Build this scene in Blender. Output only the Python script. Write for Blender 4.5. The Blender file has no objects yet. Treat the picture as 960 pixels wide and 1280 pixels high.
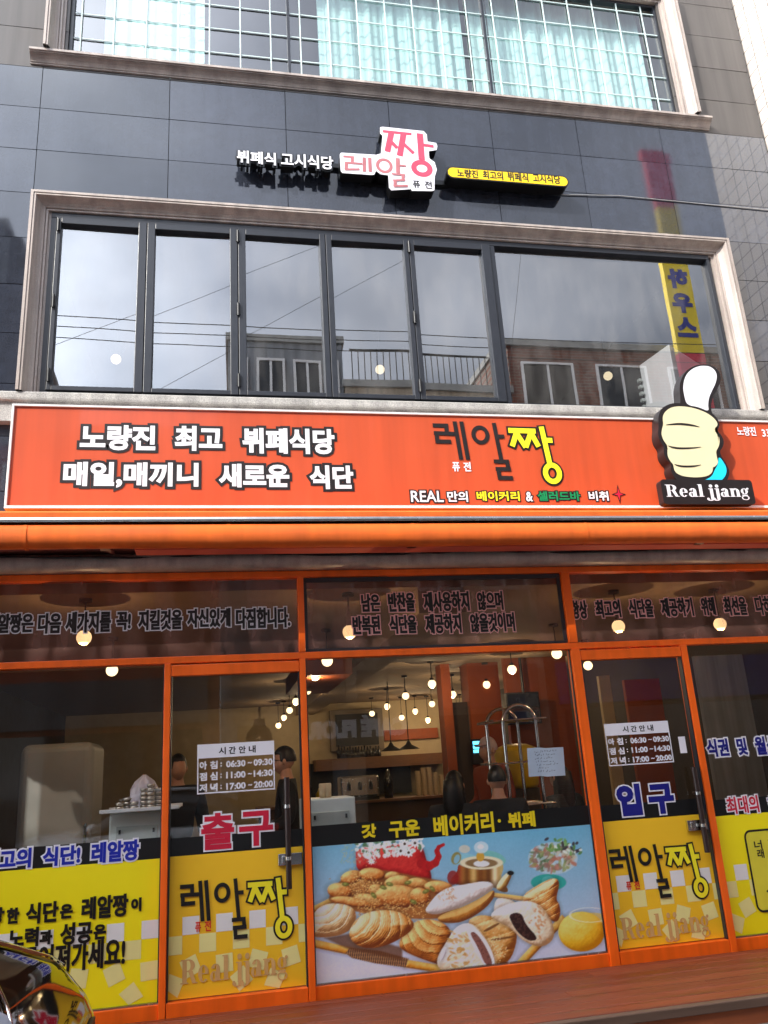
import bpy, bmesh, math, random
import numpy as np
from mathutils import Vector, Matrix
random.seed(7); rng = np.random.default_rng(5)
C = bpy.context.scene.collection
S = bpy.context.scene
R_ = math.radians
# ---------------------------------------------------------------- camera
EYE = 1.65
CAMR = np.array([[0.9809, -0.1848, -0.0601], [-0.0015, 0.3019, -0.9533], [0.1943, 0.9352, 0.2959]])
FPX = 1026.16
cam = bpy.data.cameras.new('camera'); cam.sensor_fit = 'VERTICAL'; cam.sensor_height = 32
cam.lens = FPX / 1280 * 32; cam.clip_end = 2000; cam.clip_start = 0.05
co = bpy.data.objects.new('camera', cam); C.objects.link(co)
_m = Matrix([[CAMR[0][i], -CAMR[1][i], -CAMR[2][i]] for i in range(3)]).to_quaternion().to_matrix().to_4x4()
co.matrix_world = Matrix.Translation((0, 0, EYE)) @ _m
S.camera = co
# ---------------------------------------------------------------- sky, sun, exposure
SUN = Vector((-1.35, -1.0, 1.15)).normalized()          # towards the sun
EL = math.asin(SUN.z); BEAR = math.atan2(SUN.x, SUN.y)
w = bpy.data.worlds.new('World'); S.world = w; w.use_nodes = True
wt = w.node_tree; wt.nodes.clear()
wo = wt.nodes.new('ShaderNodeOutputWorld'); bg = wt.nodes.new('ShaderNodeBackground')
sky = wt.nodes.new('ShaderNodeTexSky'); sky.sky_type = 'NISHITA'; sky.sun_disc = False
sky.sun_elevation = EL; sky.sun_rotation = BEAR % (2 * math.pi); sky.air_density = 1.0; sky.dust_density = 1.5
tc = wt.nodes.new('ShaderNodeTexCoord'); mp = wt.nodes.new('ShaderNodeMapping'); mp.inputs['Scale'].default_value = (1.6, 1.6, 3.4)
mp.inputs['Location'].default_value = (0.3, 0.9, 0.2)
nz = wt.nodes.new('ShaderNodeTexNoise'); nz.inputs['Scale'].default_value = 1.2; nz.inputs['Detail'].default_value = 5; nz.inputs['Roughness'].default_value = .45
rp = wt.nodes.new('ShaderNodeValToRGB'); rp.color_ramp.elements[0].position = .28; rp.color_ramp.elements[1].position = .72
mx = wt.nodes.new('ShaderNodeMixRGB'); mx.inputs[2].default_value = (18.4, 19.6, 21.6, 1)
wt.links.new(tc.outputs['Generated'], mp.inputs[0]); wt.links.new(mp.outputs[0], nz.inputs['Vector'])
wt.links.new(nz.outputs[0], rp.inputs[0]); wt.links.new(rp.outputs[0], mx.inputs[0]); wt.links.new(sky.outputs[0], mx.inputs[1])
sx_ = wt.nodes.new('ShaderNodeSeparateXYZ'); gr_ = wt.nodes.new('ShaderNodeValToRGB'); mr_ = wt.nodes.new('ShaderNodeMapRange'); mr_.inputs[1].default_value = -1; mr_.inputs[2].default_value = 1
el_ = gr_.color_ramp.elements; el_[0].position = .30; el_[0].color = (1.0, 1.0, 1.0, 1); el_[1].position = .42; el_[1].color = (.70, .70, .70, 1)
for p_, c_ in ((.50, .36), (.57, .21), (.72, .17)): e_ = el_.new(p_); e_.color = (c_, c_, c_ * 1.04, 1)
mg_ = wt.nodes.new('ShaderNodeMixRGB'); mg_.blend_type = 'MULTIPLY'; mg_.inputs[0].default_value = 1
wt.links.new(tc.outputs['Generated'], sx_.inputs[0]); wt.links.new(sx_.outputs[0], mr_.inputs[0]); wt.links.new(mr_.outputs[0], gr_.inputs[0]); wt.links.new(mx.outputs[0], mg_.inputs[1]); wt.links.new(gr_.outputs[0], mg_.inputs[2])   # cloud cover thins to the right of the sun
wt.links.new(mg_.outputs[0], bg.inputs[0]); bg.inputs[1].default_value = 0.15
wt.links.new(bg.outputs[0], wo.inputs[0])
sl = bpy.data.lights.new('sun', 'SUN'); sl.energy = 2.0; sl.angle = R_(.53); sl.color = (1, .955, .88)
so = bpy.data.objects.new('sun', sl); C.objects.link(so); so.rotation_euler = SUN.to_track_quat('Z', 'Y').to_euler(); so.location = (-20, -15, 30)
vs = S.view_settings; vs.view_transform = 'Standard'; vs.look = 'None'; vs.gamma = 1; vs.use_curve_mapping = False; vs.exposure = 1.55
try: S.cycles.max_bounces = 10; S.cycles.transparent_max_bounces = 24; S.cycles.use_denoising = True; S.cycles.caustics_reflective = False; S.cycles.sample_clamp_indirect = 4
except Exception: pass

# ---------------------------------------------------------------- measuring helpers: a photo pixel on a real plane y = const
def at(px, py, Y=6.4):
    d = CAMR.T @ np.array([(px - 480) / FPX, (py - 640) / FPX, 1.0]); d = d / d[1] * Y
    return float(d[0]), float(d[2]) + EYE
def box_at(tl, br, Y=6.4):
    x0, z1 = at(*tl, Y); x1, z0 = at(*br, Y); return x0, x1, z0, z1
# ---------------------------------------------------------------- materials
def lin(c):
    return tuple((v / 12.92 if v <= .04045 else ((v + .055) / 1.055) ** 2.4) for v in [x / 255 for x in c])
MATS = {}
def mat(name, rgb, rough=.5, metal=0, var=.08, scale=6, bump=0, spec=.5, coat=0, stretch=(1, 1, 1), detail=5, var2=0):
    if name in MATS: return MATS[name]
    m = bpy.data.materials.new(name); m.use_nodes = True; t = m.node_tree; b = t.nodes['Principled BSDF']
    c = lin(rgb) if max(rgb) > 1 else rgb
    b.inputs['Roughness'].default_value = rough; b.inputs['Metallic'].default_value = metal
    b.inputs['Specular IOR Level'].default_value = spec; b.inputs['Coat Weight'].default_value = coat
    g = t.nodes.new('ShaderNodeTexCoord'); mpp = t.nodes.new('ShaderNodeMapping'); mpp.inputs['Scale'].default_value = stretch
    n = t.nodes.new('ShaderNodeTexNoise'); n.inputs['Scale'].default_value = scale; n.inputs['Detail'].default_value = detail
    t.links.new(g.outputs['Object'], mpp.inputs[0]); t.links.new(mpp.outputs[0], n.inputs['Vector'])
    mr = t.nodes.new('ShaderNodeMapRange'); mr.inputs[1].default_value = .25; mr.inputs[2].default_value = .75
    mr.inputs[3].default_value = 1 - var; mr.inputs[4].default_value = 1 + var
    mu = t.nodes.new('ShaderNodeMixRGB'); mu.blend_type = 'MULTIPLY'; mu.inputs[0].default_value = 1; mu.inputs[1].default_value = (*c, 1)
    t.links.new(n.outputs[0], mr.inputs[0]); t.links.new(mr.outputs[0], mu.inputs[2]); t.links.new(mu.outputs[0], b.inputs['Base Color'])
    rr = t.nodes.new('ShaderNodeMapRange'); rr.inputs[1].default_value = .3; rr.inputs[2].default_value = .7
    rr.inputs[3].default_value = max(0, rough - var * .6 * min(1, rough * 2)); rr.inputs[4].default_value = min(1, rough + var * .6 * min(1, rough * 2))
    t.links.new(n.outputs[0], rr.inputs[0]); t.links.new(rr.outputs[0], b.inputs['Roughness'])
    if bump:
        bp = t.nodes.new('ShaderNodeBump'); bp.inputs['Strength'].default_value = bump; bp.inputs['Distance'].default_value = .01
        t.links.new(n.outputs[0], bp.inputs['Height']); t.links.new(bp.outputs[0], b.inputs['Normal'])
    MATS[name] = m; return m
def per_piece(m, amt):                                   # tone differs a little from slab to slab / board to board
    t = m.node_tree; b = t.nodes['Principled BSDF']; src = b.inputs['Base Color'].links[0].from_socket
    g = t.nodes.new('ShaderNodeNewGeometry'); r = t.nodes.new('ShaderNodeMapRange'); r.inputs[3].default_value = 1 - amt; r.inputs[4].default_value = 1 + amt
    u = t.nodes.new('ShaderNodeMixRGB'); u.blend_type = 'MULTIPLY'; u.inputs[0].default_value = 1
    t.links.new(g.outputs['Random Per Island'], r.inputs[0]); t.links.new(src, u.inputs[1]); t.links.new(r.outputs[0], u.inputs[2]); t.links.new(u.outputs[0], b.inputs['Base Color'])
def speckle(m, dark, scale=220, amt=.5):
    t = m.node_tree; b = t.nodes['Principled BSDF']; src = b.inputs['Base Color'].links[0].from_socket
    g = t.nodes.new('ShaderNodeTexCoord'); n = t.nodes.new('ShaderNodeTexNoise'); n.inputs['Scale'].default_value = scale; n.inputs['Detail'].default_value = 2
    r = t.nodes.new('ShaderNodeValToRGB'); r.color_ramp.elements[0].position = .42; r.color_ramp.elements[1].position = .58
    u = t.nodes.new('ShaderNodeMixRGB'); u.inputs[2].default_value = (*lin(dark), 1); k = t.nodes.new('ShaderNodeMath'); k.operation = 'MULTIPLY'; k.inputs[1].default_value = amt
    t.links.new(g.outputs['Object'], n.inputs['Vector']); t.links.new(n.outputs[0], r.inputs[0]); t.links.new(r.outputs[0], k.inputs[0]); t.links.new(k.outputs[0], u.inputs[0])
    t.links.new(src, u.inputs[1]); t.links.new(u.outputs[0], b.inputs['Base Color'])
def streaks(m, amt, sx=7, sz=.35):                       # rain streaks running down the stone
    t = m.node_tree; b = t.nodes['Principled BSDF']; src = b.inputs['Base Color'].links[0].from_socket
    g = t.nodes.new('ShaderNodeTexCoord'); q = t.nodes.new('ShaderNodeMapping'); q.inputs['Scale'].default_value = (sx, sx, sz); n = t.nodes.new('ShaderNodeTexNoise'); n.inputs['Scale'].default_value = 1.6; n.inputs['Detail'].default_value = 6
    r = t.nodes.new('ShaderNodeMapRange'); r.inputs[1].default_value = .35; r.inputs[2].default_value = .7; r.inputs[3].default_value = 1 + amt * .4; r.inputs[4].default_value = 1 - amt
    u = t.nodes.new('ShaderNodeMixRGB'); u.blend_type = 'MULTIPLY'; u.inputs[0].default_value = 1
    t.links.new(g.outputs['Object'], q.inputs[0]); t.links.new(q.outputs[0], n.inputs['Vector']); t.links.new(n.outputs[0], r.inputs[0]); t.links.new(src, u.inputs[1]); t.links.new(r.outputs[0], u.inputs[2]); t.links.new(u.outputs[0], b.inputs['Base Color'])
    rs = b.inputs['Roughness'].links[0].from_socket; a = t.nodes.new('ShaderNodeMath'); a.operation = 'MULTIPLY_ADD'; a.inputs[1].default_value = amt * .12; t.links.new(n.outputs[0], a.inputs[0]); t.links.new(rs, a.inputs[2]); t.links.new(a.outputs[0], b.inputs['Roughness'])
def glass(name, tint, base, fres=1.0, rough=0.0, dirt_haze=.03, wav=0, dust_haze=None):
    m = bpy.data.materials.new(name); m.use_nodes = True; t = m.node_tree; t.nodes.clear()
    o = t.nodes.new('ShaderNodeOutputMaterial'); tr = t.nodes.new('ShaderNodeBsdfTransparent'); gl = t.nodes.new('ShaderNodeBsdfGlossy')
    tr.inputs[0].default_value = (*tint, 1); gl.inputs['Roughness'].default_value = rough; gl.inputs[0].default_value = (1, 1, 1, 1)
    f = t.nodes.new('ShaderNodeLayerWeight'); f.inputs[0].default_value = .5
    f5 = t.nodes.new('ShaderNodeMath'); f5.operation = 'POWER'; f5.inputs[1].default_value = 5; t.links.new(f.outputs['Facing'], f5.inputs[0])
    a = t.nodes.new('ShaderNodeMath'); a.operation = 'MULTIPLY_ADD'; a.inputs[1].default_value = .9 * fres; a.inputs[2].default_value = base + .04 * fres; a.use_clamp = True
    t.links.new(f5.outputs[0], a.inputs[0]); mi = t.nodes.new('ShaderNodeMixShader')
    t.links.new(a.outputs[0], mi.inputs[0]); t.links.new(tr.outputs[0], mi.inputs[1]); t.links.new(gl.outputs[0], mi.inputs[2])
    df = t.nodes.new('ShaderNodeBsdfDiffuse'); df.inputs[0].default_value = (*(dust_haze or (.55, .53, .5)), 1)  # dust colour; the transoms pass a painted reflection haze here instead
    g = t.nodes.new('ShaderNodeTexCoord'); mpp = t.nodes.new('ShaderNodeMapping'); mpp.inputs['Scale'].default_value = (3, 3, 1)
    n = t.nodes.new('ShaderNodeTexNoise'); n.inputs['Scale'].default_value = 2.2; n.inputs['Detail'].default_value = 6
    r = t.nodes.new('ShaderNodeMapRange'); r.inputs[1].default_value = .4; r.inputs[2].default_value = .8; r.inputs[3].default_value = dirt_haze * .25; r.inputs[4].default_value = dirt_haze * 2
    t.links.new(g.outputs['Object'], mpp.inputs[0]); t.links.new(mpp.outputs[0], n.inputs['Vector']); t.links.new(n.outputs[0], r.inputs[0])
    m2 = t.nodes.new('ShaderNodeMixShader'); t.links.new(r.outputs[0], m2.inputs[0]); t.links.new(mi.outputs[0], m2.inputs[1]); t.links.new(df.outputs[0], m2.inputs[2])
    if wav:
        n2 = t.nodes.new('ShaderNodeTexNoise'); n2.inputs['Scale'].default_value = 1.1; n2.inputs['Detail'].default_value = 1
        bp = t.nodes.new('ShaderNodeBump'); bp.inputs['Strength'].default_value = wav; bp.inputs['Distance'].default_value = .02
        t.links.new(g.outputs['Object'], n2.inputs['Vector']); t.links.new(n2.outputs[0], bp.inputs['Height']); t.links.new(bp.outputs[0], gl.inputs['Normal'])
    t.links.new(m2.outputs[0], o.inputs[0]); MATS[name] = m; return m
def emit(name, rgb, strength):
    m = bpy.data.materials.new(name); m.use_nodes = True; b = m.node_tree.nodes['Principled BSDF']
    b.inputs['Base Color'].default_value = (*rgb, 1); b.inputs['Emission Color'].default_value = (*rgb, 1); b.inputs['Emission Strength'].default_value = strength
    MATS[name] = m; return m
# ---------------------------------------------------------------- mesh builder
class MB:
    def __init__(s): s.v = []; s.f = []; s.sm = []
    def add(s, vs, fs, smooth=False):
        o = len(s.v); s.v += [tuple(p) for p in vs]; s.f += [tuple(i + o for i in f) for f in fs]; s.sm += [smooth] * len(fs); return s
    def box(s, x0, x1, y0, y1, z0, z1):
        return s.add([(x0, y0, z0), (x1, y0, z0), (x1, y1, z0), (x0, y1, z0), (x0, y0, z1), (x1, y0, z1), (x1, y1, z1), (x0, y1, z1)],
                     [(0, 3, 2, 1), (4, 5, 6, 7), (0, 1, 5, 4), (1, 2, 6, 5), (2, 3, 7, 6), (3, 0, 4, 7)])
    def rect(s, x0, x1, z0, z1, y): return s.add([(x0, y, z0), (x1, y, z0), (x1, y, z1), (x0, y, z1)], [(0, 1, 2, 3)])
    def prism(s, poly, y0, y1):                          # XZ outline pushed along y
        n = len(poly)
        return s.add([(x, y0, z) for x, z in poly] + [(x, y1, z) for x, z in poly],
                     [tuple(range(n)), tuple(range(2 * n - 1, n - 1, -1))] + [(i, (i + 1) % n, n + (i + 1) % n, n + i) for i in range(n)])
    def extr(s, prof, x0, x1, smooth=False):             # YZ outline pushed along x
        n = len(prof)
        s.add([(x0, y, z) for y, z in prof] + [(x1, y, z) for y, z in prof], [(i, (i + 1) % n, n + (i + 1) % n, n + i) for i in range(n)], smooth)
        return s.add([(x0, y, z) for y, z in prof] + [(x1, y, z) for y, z in prof], [tuple(range(n)), tuple(range(2 * n - 1, n - 1, -1))])
    def tube(s, path, r, n=8, smooth=True, cap=True):
        P = [Vector(p) for p in path]; rs = r if isinstance(r, (list, tuple)) else [r] * len(P); vs = []; fs = []; u = None
        for i, p in enumerate(P):
            d = (P[min(i + 1, len(P) - 1)] - P[max(i - 1, 0)]).normalized()
            if u is None: u = d.orthogonal().normalized()
            u = (u - d * u.dot(d)).normalized(); v = d.cross(u)
            vs += [p + (u * math.cos(2 * math.pi * k / n) + v * math.sin(2 * math.pi * k / n)) * rs[i] for k in range(n)]
        for i in range(len(P) - 1):
            fs += [(i * n + k, i * n + (k + 1) % n, (i + 1) * n + (k + 1) % n, (i + 1) * n + k) for k in range(n)]
        s.add(vs, fs, smooth)
        if cap: s.add(vs[:n], [tuple(range(n - 1, -1, -1))]); s.add(vs[-n:], [tuple(range(n))])
        return s
    def lathe(s, prof, cx, cy, n=20, smooth=True):
        vs = [(cx + r * math.cos(2 * math.pi * k / n), cy + r * math.sin(2 * math.pi * k / n), z) for r, z in prof for k in range(n)]
        fs = [(i * n + k, i * n + (k + 1) % n, (i + 1) * n + (k + 1) % n, (i + 1) * n + k) for i in range(len(prof) - 1) for k in range(n)]
        return s.add(vs, fs, smooth)
    def ball(s, c, r, n=16, m=10, sz=1):
        return s.lathe([(max(1e-4, r * math.sin(math.pi * i / m)), c[2] - r * sz * math.cos(math.pi * i / m)) for i in range(m + 1)], c[0], c[1], n)
    def build(s, name, m, parent=None, bevel=0, seg=2):
        me = bpy.data.meshes.new(name); me.from_pydata(s.v, [], s.f); me.polygons.foreach_set('use_smooth', s.sm)
        me.materials.append(MATS[m] if isinstance(m, str) else m); me.update()
        bm = bmesh.new(); bm.from_mesh(me); bmesh.ops.recalc_face_normals(bm, faces=bm.faces)
        bm.to_mesh(me); bm.free()
        o = bpy.data.objects.new(name, me); C.objects.link(o); attach(o, parent)
        if bevel:
            b = o.modifiers.new('bevel', 'BEVEL'); b.width = bevel; b.segments = seg; b.limit_method = 'ANGLE'; b.harden_normals = False
        return o
def attach(o, parent):
    if parent is not None:
        o.parent = parent
        if parent.parent is None: o.location = -Vector(parent.location)
def thing(name, label, cat, loc=(0, 0, 0), group=None):
    o = bpy.data.objects.new(name, None); C.objects.link(o); o.location = loc; o.empty_display_size = .2
    o['label'] = label; o['category'] = cat
    if group: o['group'] = group
    return o
def tag(o, label, cat, group=None):
    o['label'] = label; o['category'] = cat
    if group: o['group'] = group
    return o
def lab(o, l): o['label'] = l; return o
def structure(o): o['kind'] = 'structure'; return o
def copy_tree(o, parent=None):
    c = o.copy(); C.objects.link(c)
    if parent is not None: c.parent = parent
    for ch in [x for x in o.children]: copy_tree(ch, c)
    return c
def sub_rects(r, holes):
    out = [r]
    for h in holes:
        nx = []
        for a in out:
            x0, x1, z0, z1 = a; p0, p1, q0, q1 = h
            if p1 <= x0 or p0 >= x1 or q1 <= z0 or q0 >= z1: nx.append(a); continue
            if q0 > z0: nx.append((x0, x1, z0, q0))
            if q1 < z1: nx.append((x0, x1, q1, z1))
            m0, m1 = max(z0, q0), min(z1, q1)
            if p0 > x0: nx.append((x0, p0, m0, m1))
            if p1 < x1: nx.append((p1, x1, m0, m1))
        out = nx
    return [a for a in out if a[1] - a[0] > .012 and a[3] - a[2] > .012]
# ---------------------------------------------------------------- lettering
_tc = {}
def glyphs(body):
    if body in _tc: return _tc[body]
    c = bpy.data.curves.new('lettering', 'FONT'); c.body = body; c.size = 1; c.resolution_u = 3
    o = bpy.data.objects.new('lettering', c); C.objects.link(o)
    dg = bpy.context.evaluated_depsgraph_get(); me = bpy.data.meshes.new_from_object(o.evaluated_get(dg))
    V = np.array([v.co[:2] for v in me.vertices]); F = [tuple(p.vertices) for p in me.polygons]
    bpy.data.objects.remove(o); bpy.data.curves.remove(c); bpy.data.meshes.remove(me)
    key = {}; rem = []
    for p in V:
        rem.append(key.setdefault((round(p[0], 5), round(p[1], 5)), len(key)))
    V = np.array(list(key.keys())); F = [tuple(rem[i] for i in f) for f in F]
    ar = sum((V[f[1]][0] - V[f[0]][0]) * (V[f[2]][1] - V[f[0]][1]) - (V[f[1]][1] - V[f[0]][1]) * (V[f[2]][0] - V[f[0]][0]) for f in F)
    if ar < 0: F = [f[::-1] for f in F]
    cnt = {}
    for f in F:
        for a, b in zip(f, f[1:] + f[:1]):
            if a != b: cnt[(a, b)] = cnt.get((a, b), 0) + 1
    nxt = {}
    for (a, b) in cnt:
        if (b, a) not in cnt: nxt.setdefault(a, []).append(b)
    loops = []
    while nxt:
        a = next(iter(nxt)); L = [a]; cur = a
        while True:
            nb = nxt[cur].pop()
            if not nxt[cur]: del nxt[cur]
            if nb == a or nb not in nxt: break
            L.append(nb); cur = nb
        if len(L) > 2: loops.append(L)
    _tc[body] = (V, F, loops); return _tc[body]
def offs(P, r):                                          # loop pushed along its outward normal by r (signed), mitre limited
    a = np.roll(P, 1, 0); b = np.roll(P, -1, 0)
    d1 = P - a; d2 = b - P
    d1 /= np.linalg.norm(d1, axis=1, keepdims=True) + 1e-12; d2 /= np.linalg.norm(d2, axis=1, keepdims=True) + 1e-12
    n1 = np.stack([d1[:, 1], -d1[:, 0]], 1); n2 = np.stack([d2[:, 1], -d2[:, 0]], 1); n = n1 + n2
    l = np.linalg.norm(n, axis=1, keepdims=True); n = n / np.maximum(l, 1e-6); k = np.minimum(1 / np.maximum(np.sum(n * n1, 1), .35), 1.75)
    return P + n * (k * r)[:, None]
def put_text(fill, outl, body, bx, y, bold=0., out=0., depth=0., side=None, pad=True):
    V, F, loops = glyphs(body); mn = V.min(0); mxx = V.max(0); x0, x1, z0, z1 = bx
    b = bold if pad else 0
    x0 += b; x1 -= b; z0 += b; z1 -= b
    W = np.stack([x0 + (V[:, 0] - mn[0]) / (mxx[0] - mn[0]) * (x1 - x0), z0 + (V[:, 1] - mn[1]) / (mxx[1] - mn[1]) * (z1 - z0)], 1)
    fill.add([(p[0], y, p[1]) for p in W], F)
    for j, L in enumerate(loops):
        P = W[L]; n = len(P)
        for r, mb, yy, sg_ in ((bold, fill, y - .0002, -1), (bold + out, outl, y + .0011, 1)):
            if mb is None or r <= 0 or (mb is outl and out <= 0): continue
            A = offs(P, r); B = offs(P, -min(r, .0012))
            for i in range(n):
                q = yy + sg_ * 2.2e-5 * ((i + 5 * j) % 23); k = (i + 1) % n
                mb.add([(A[i][0], q, A[i][1]), (A[k][0], q, A[k][1]), (B[k][0], q, B[k][1]), (B[i][0], q, B[i][1])], [(0, 1, 2, 3)])
        if depth and side is not None:
            A = offs(P, bold)
            side.add([(q[0], y + .0004, q[1]) for q in A] + [(q[0], y + depth, q[1]) for q in A], [(i, (i + 1) % n, n + (i + 1) % n, n + i) for i in range(n)])
def words(lst, y, bold, out, fillm, outm, parent, name='lettering', z=None, label=None):
    for body, tl, br in lst:
        f = MB(); o = MB(); put_text(f, o, body, box_at(tl, br, y), y, bold, out); fo = f.build(name, fillm, parent)
        if out: o.build(name + '_outline', outm, parent)
def zs(x, y, ox, oy, s): return (ox + x / s, oy + y / s)
# strokes of the shop's lettering mark, measured on the fascia (unit box)
LG = dict(sx0=55, sx1=915, sz0=60, sz1=478)
BLK = [[(55, 90), (161, 90)], [(147, 100), (147, 140)], [(58, 143), (200, 146)], [(76, 150), (78, 195)], [(64, 200), (171, 200)], [(207, 60), (228, 322)], [(253, 60), (275, 322)],
       [(478, 65), (503, 320)], [(490, 159), (542, 159)], [(450, 331), (556, 331)], [(542, 340), (545, 372)], [(457, 382), (562, 382)], [(475, 390), (478, 435)], [(465, 442), (570, 442)]]
RING1 = (377, 150, 48, 52)
YEL = [[(575, 116), (768, 118)], [(634, 122), (590, 226)], [(634, 140), (685, 232)], [(728, 140), (684, 232)], [(730, 122), (776, 226)], [(812, 85), (840, 345)], [(822, 181), (880, 181)]]
RING2 = (850, 408, 49, 56)
def stroke(mb, a, b, wd, y, ext=0):
    a = np.array(a, float); b = np.array(b, float); d = b - a; l = np.linalg.norm(d); d /= l; n = np.array([-d[1], d[0]]) * wd / 2; a = a - d * ext; b = b + d * ext
    mb.add([(p[0], y, p[1]) for p in (a - n, b - n, b + n, a + n)], [(0, 1, 2, 3)])
def ring(mb, cx, cz, ax, az, wd, y, a0=0, a1=360, n=36):
    k = n + 1; A = [R_(a0 + (a1 - a0) * i / n) for i in range(k)]
    vs = [(cx + (ax + wd / 2) * math.cos(t), y, cz + (az + wd / 2) * math.sin(t)) for t in A] + [(cx + max(0, ax - wd / 2) * math.cos(t), y, cz + max(0, az - wd / 2) * math.sin(t)) for t in A]
    mb.add(vs, [(i, i + 1, k + i + 1, k + i) for i in range(n)])
def brand_mark(bx, y, parent, yellow, black):
    x0, x1, z0, z1 = bx; fx = (x1 - x0) / (LG['sx1'] - LG['sx0']); fz = (z1 - z0) / (LG['sz1'] - LG['sz0']); f = (fx + fz) / 2
    T = lambda p: (x0 + (p[0] - LG['sx0']) * fx, z1 - (p[1] - LG['sz0']) * fz)
    k = MB(); yl = MB()
    for i, (a, b) in enumerate(BLK): stroke(k, T(a), T(b), 28 * f, y - .0002 * i)
    c = T(RING1[:2]); ring(k, c[0], c[1], RING1[2] * fx, RING1[3] * fz, 28 * f, y)
    for i, (a, b) in enumerate(YEL):
        stroke(k, T(a), T(b), 62 * f, y + .0005 + .0001 * i, 12 * f); stroke(yl, T(a), T(b), 35 * f, y - .003 - .0001 * i)
    c = T(RING2[:2])
    ring(k, c[0], c[1], RING2[2] * fx, RING2[3] * fz, 62 * f, y + .0013); ring(yl, c[0], c[1], RING2[2] * fx, RING2[3] * fz, 35 * f, y - .0039)
    k.build('black_lettering', black, parent); yl.build('yellow_lettering', yellow, parent)
# fat-face serif letters
def serif_word(mb, word, bx, y):
    prim = []; x = 0
    def Rr(a, b, c, d): prim.append(('r', x + a, b, x + c, d))
    def Ar(cx, cy, ox, oy, ix, iy, a0=0, a1=360): prim.append(('a', x + cx, cy, ox, oy, ix, iy, a0, a1))
    for ch in word:
        if ch == ' ': x += .42; continue
        if ch == 'R':
            Rr(.15, 0, .5, 1.45); Rr(0, 0, .66, .07); Rr(0, 1.38, .7, 1.45); Ar(.62, 1.08, .55, .37, .2, .3, -90, 90); Rr(.5, .71, .64, .78)
            prim.append(('p', [(x + .62, .76), (x + .98, .76), (x + 1.26, .06), (x + 1.4, .06), (x + 1.4, 0), (x + .98, 0)])); x += 1.45
        if ch == 'e': Ar(.44, .5, .44, .53, .13, .46, 5, 318); Rr(.25, .47, .86, .54); x += .98
        if ch == 'a':
            Ar(.33, .28, .33, .31, .08, .24); Rr(.5, 0, .83, .74); Ar(.46, .7, .37, .33, .06, .26, 0, 170); Rr(.83, 0, .98, .07); x += 1.04
        if ch == 'l': Rr(.12, 0, .46, 1.5); Rr(0, 0, .58, .07); Rr(0, 1.43, .2, 1.5); x += .66
        if ch == 'j':
            Rr(.2, -.25, .53, 1.0); Rr(.05, .93, .25, 1.0); Ar(.36, 1.3, .19, .19, 0, 0); Ar(.13, -.25, .4, .25, .09, .19, 180, 360); Ar(-.12, -.25, .12, .12, 0, 0); x += .66
        if ch == 'n':
            Rr(.1, 0, .43, 1.0); Rr(0, 0, .53, .07); Rr(0, .93, .2, 1.0); Ar(.62, .62, .42, .4, .09, .32, 0, 150); Rr(.71, 0, 1.04, .63); Rr(.62, 0, 1.14, .07); x += 1.2
        if ch == 'g': Ar(.4, .66, .39, .36, .12, .3); Ar(.42, -.14, .43, .27, .3, .2); Rr(.08, .12, .7, .24); Ar(.78, .98, .13, .11, 0, 0); x += .95
    x0, x1, z0, z1 = bx; fx = (x1 - x0) / x; fz = (z1 - z0) / 2.02; T = lambda a, b: (x0 + a * fx, z0 + (b + .52) * fz)
    for i, p in enumerate(prim):
        yy = y - .00008 * i
        if p[0] == 'r': a = T(p[1], p[2]); b = T(p[3], p[4]); mb.rect(a[0], b[0], a[1], b[1], yy)
        elif p[0] == 'p': mb.add([(T(*q)[0], yy, T(*q)[1]) for q in p[1]], [tuple(range(len(p[1])))])
        else:
            _, cx, cy, ox, oy, ix, iy, a0, a1 = p; n = 22; A = [R_(a0 + (a1 - a0) * k / n) for k in range(n + 1)]
            vs = [T(cx + ox * math.cos(t), cy + oy * math.sin(t)) for t in A] + [T(cx + ix * math.cos(t), cy + iy * math.sin(t)) for t in A]
            mb.add([(q[0], yy, q[1]) for q in vs], [(k, k + 1, n + k + 2, n + k + 1) for k in range(n)])

# ---------------------------------------------------------------- palette
mat('polished_granite', (40, 45, 57), .035, var=.25, scale=9, spec=1.0); speckle(MATS['polished_granite'], (62, 64, 70), 260, .5); per_piece(MATS['polished_granite'], .32)
mat('honed_granite', (80, 75, 72), .5, var=.16, scale=2.2, bump=.05); speckle(MATS['honed_granite'], (80, 78, 76), 240, .5); per_piece(MATS['honed_granite'], .07)
mat('mortar', (30, 29, 28), .9)
mat('pink_stone', (178, 168, 159), .42, var=.14, scale=5, bump=.08); speckle(MATS['pink_stone'], (150, 130, 124), 190, .5)
mat('grey_stone', (178, 174, 168), .6, var=.12, scale=7, bump=.1); speckle(MATS['grey_stone'], (110, 108, 105), 170, .6)
mat('black_frame', (38, 41, 48), .38, var=.12, scale=14)
mat('black_hinge', (16, 16, 18), .4)
mat('orange_frame', (252, 104, 18), .38, var=.09, scale=5, bump=.02)
mat('steel', (190, 190, 188), .25, metal=1, var=.1, scale=20)
mat('chrome', (225, 225, 225), .12, metal=1, var=.05)
mat('dark_handle', (42, 26, 22), .35)
mat('sign_red', (200, 82, 46), .32, var=.09, scale=.9, coat=.2)
mat('white_trim', (226, 222, 220), .4); mat('white_paint', (232, 232, 232), .4, var=.04); mat('white_vinyl_redlit', (240, 176, 172), .4); mat('white_vinyl', (236, 234, 240), .4, var=.03)  # pinkish vinyl: white outlines with the red bounce light painted in
mat('black_vinyl', (24, 21, 21), .4, var=.06); mat('sign_black', (30, 24, 24), .42); mat('gloss_black', (14, 14, 15), .3)
mat('yellow_vinyl', (250, 236, 40), .4, var=.03); mat('green_vinyl', (20, 140, 84), .4)
mat('lemon_film', (252, 234, 14), .45, var=.05, scale=2); mat('amber_film', (250, 198, 36), .45, var=.05, scale=2)
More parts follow.
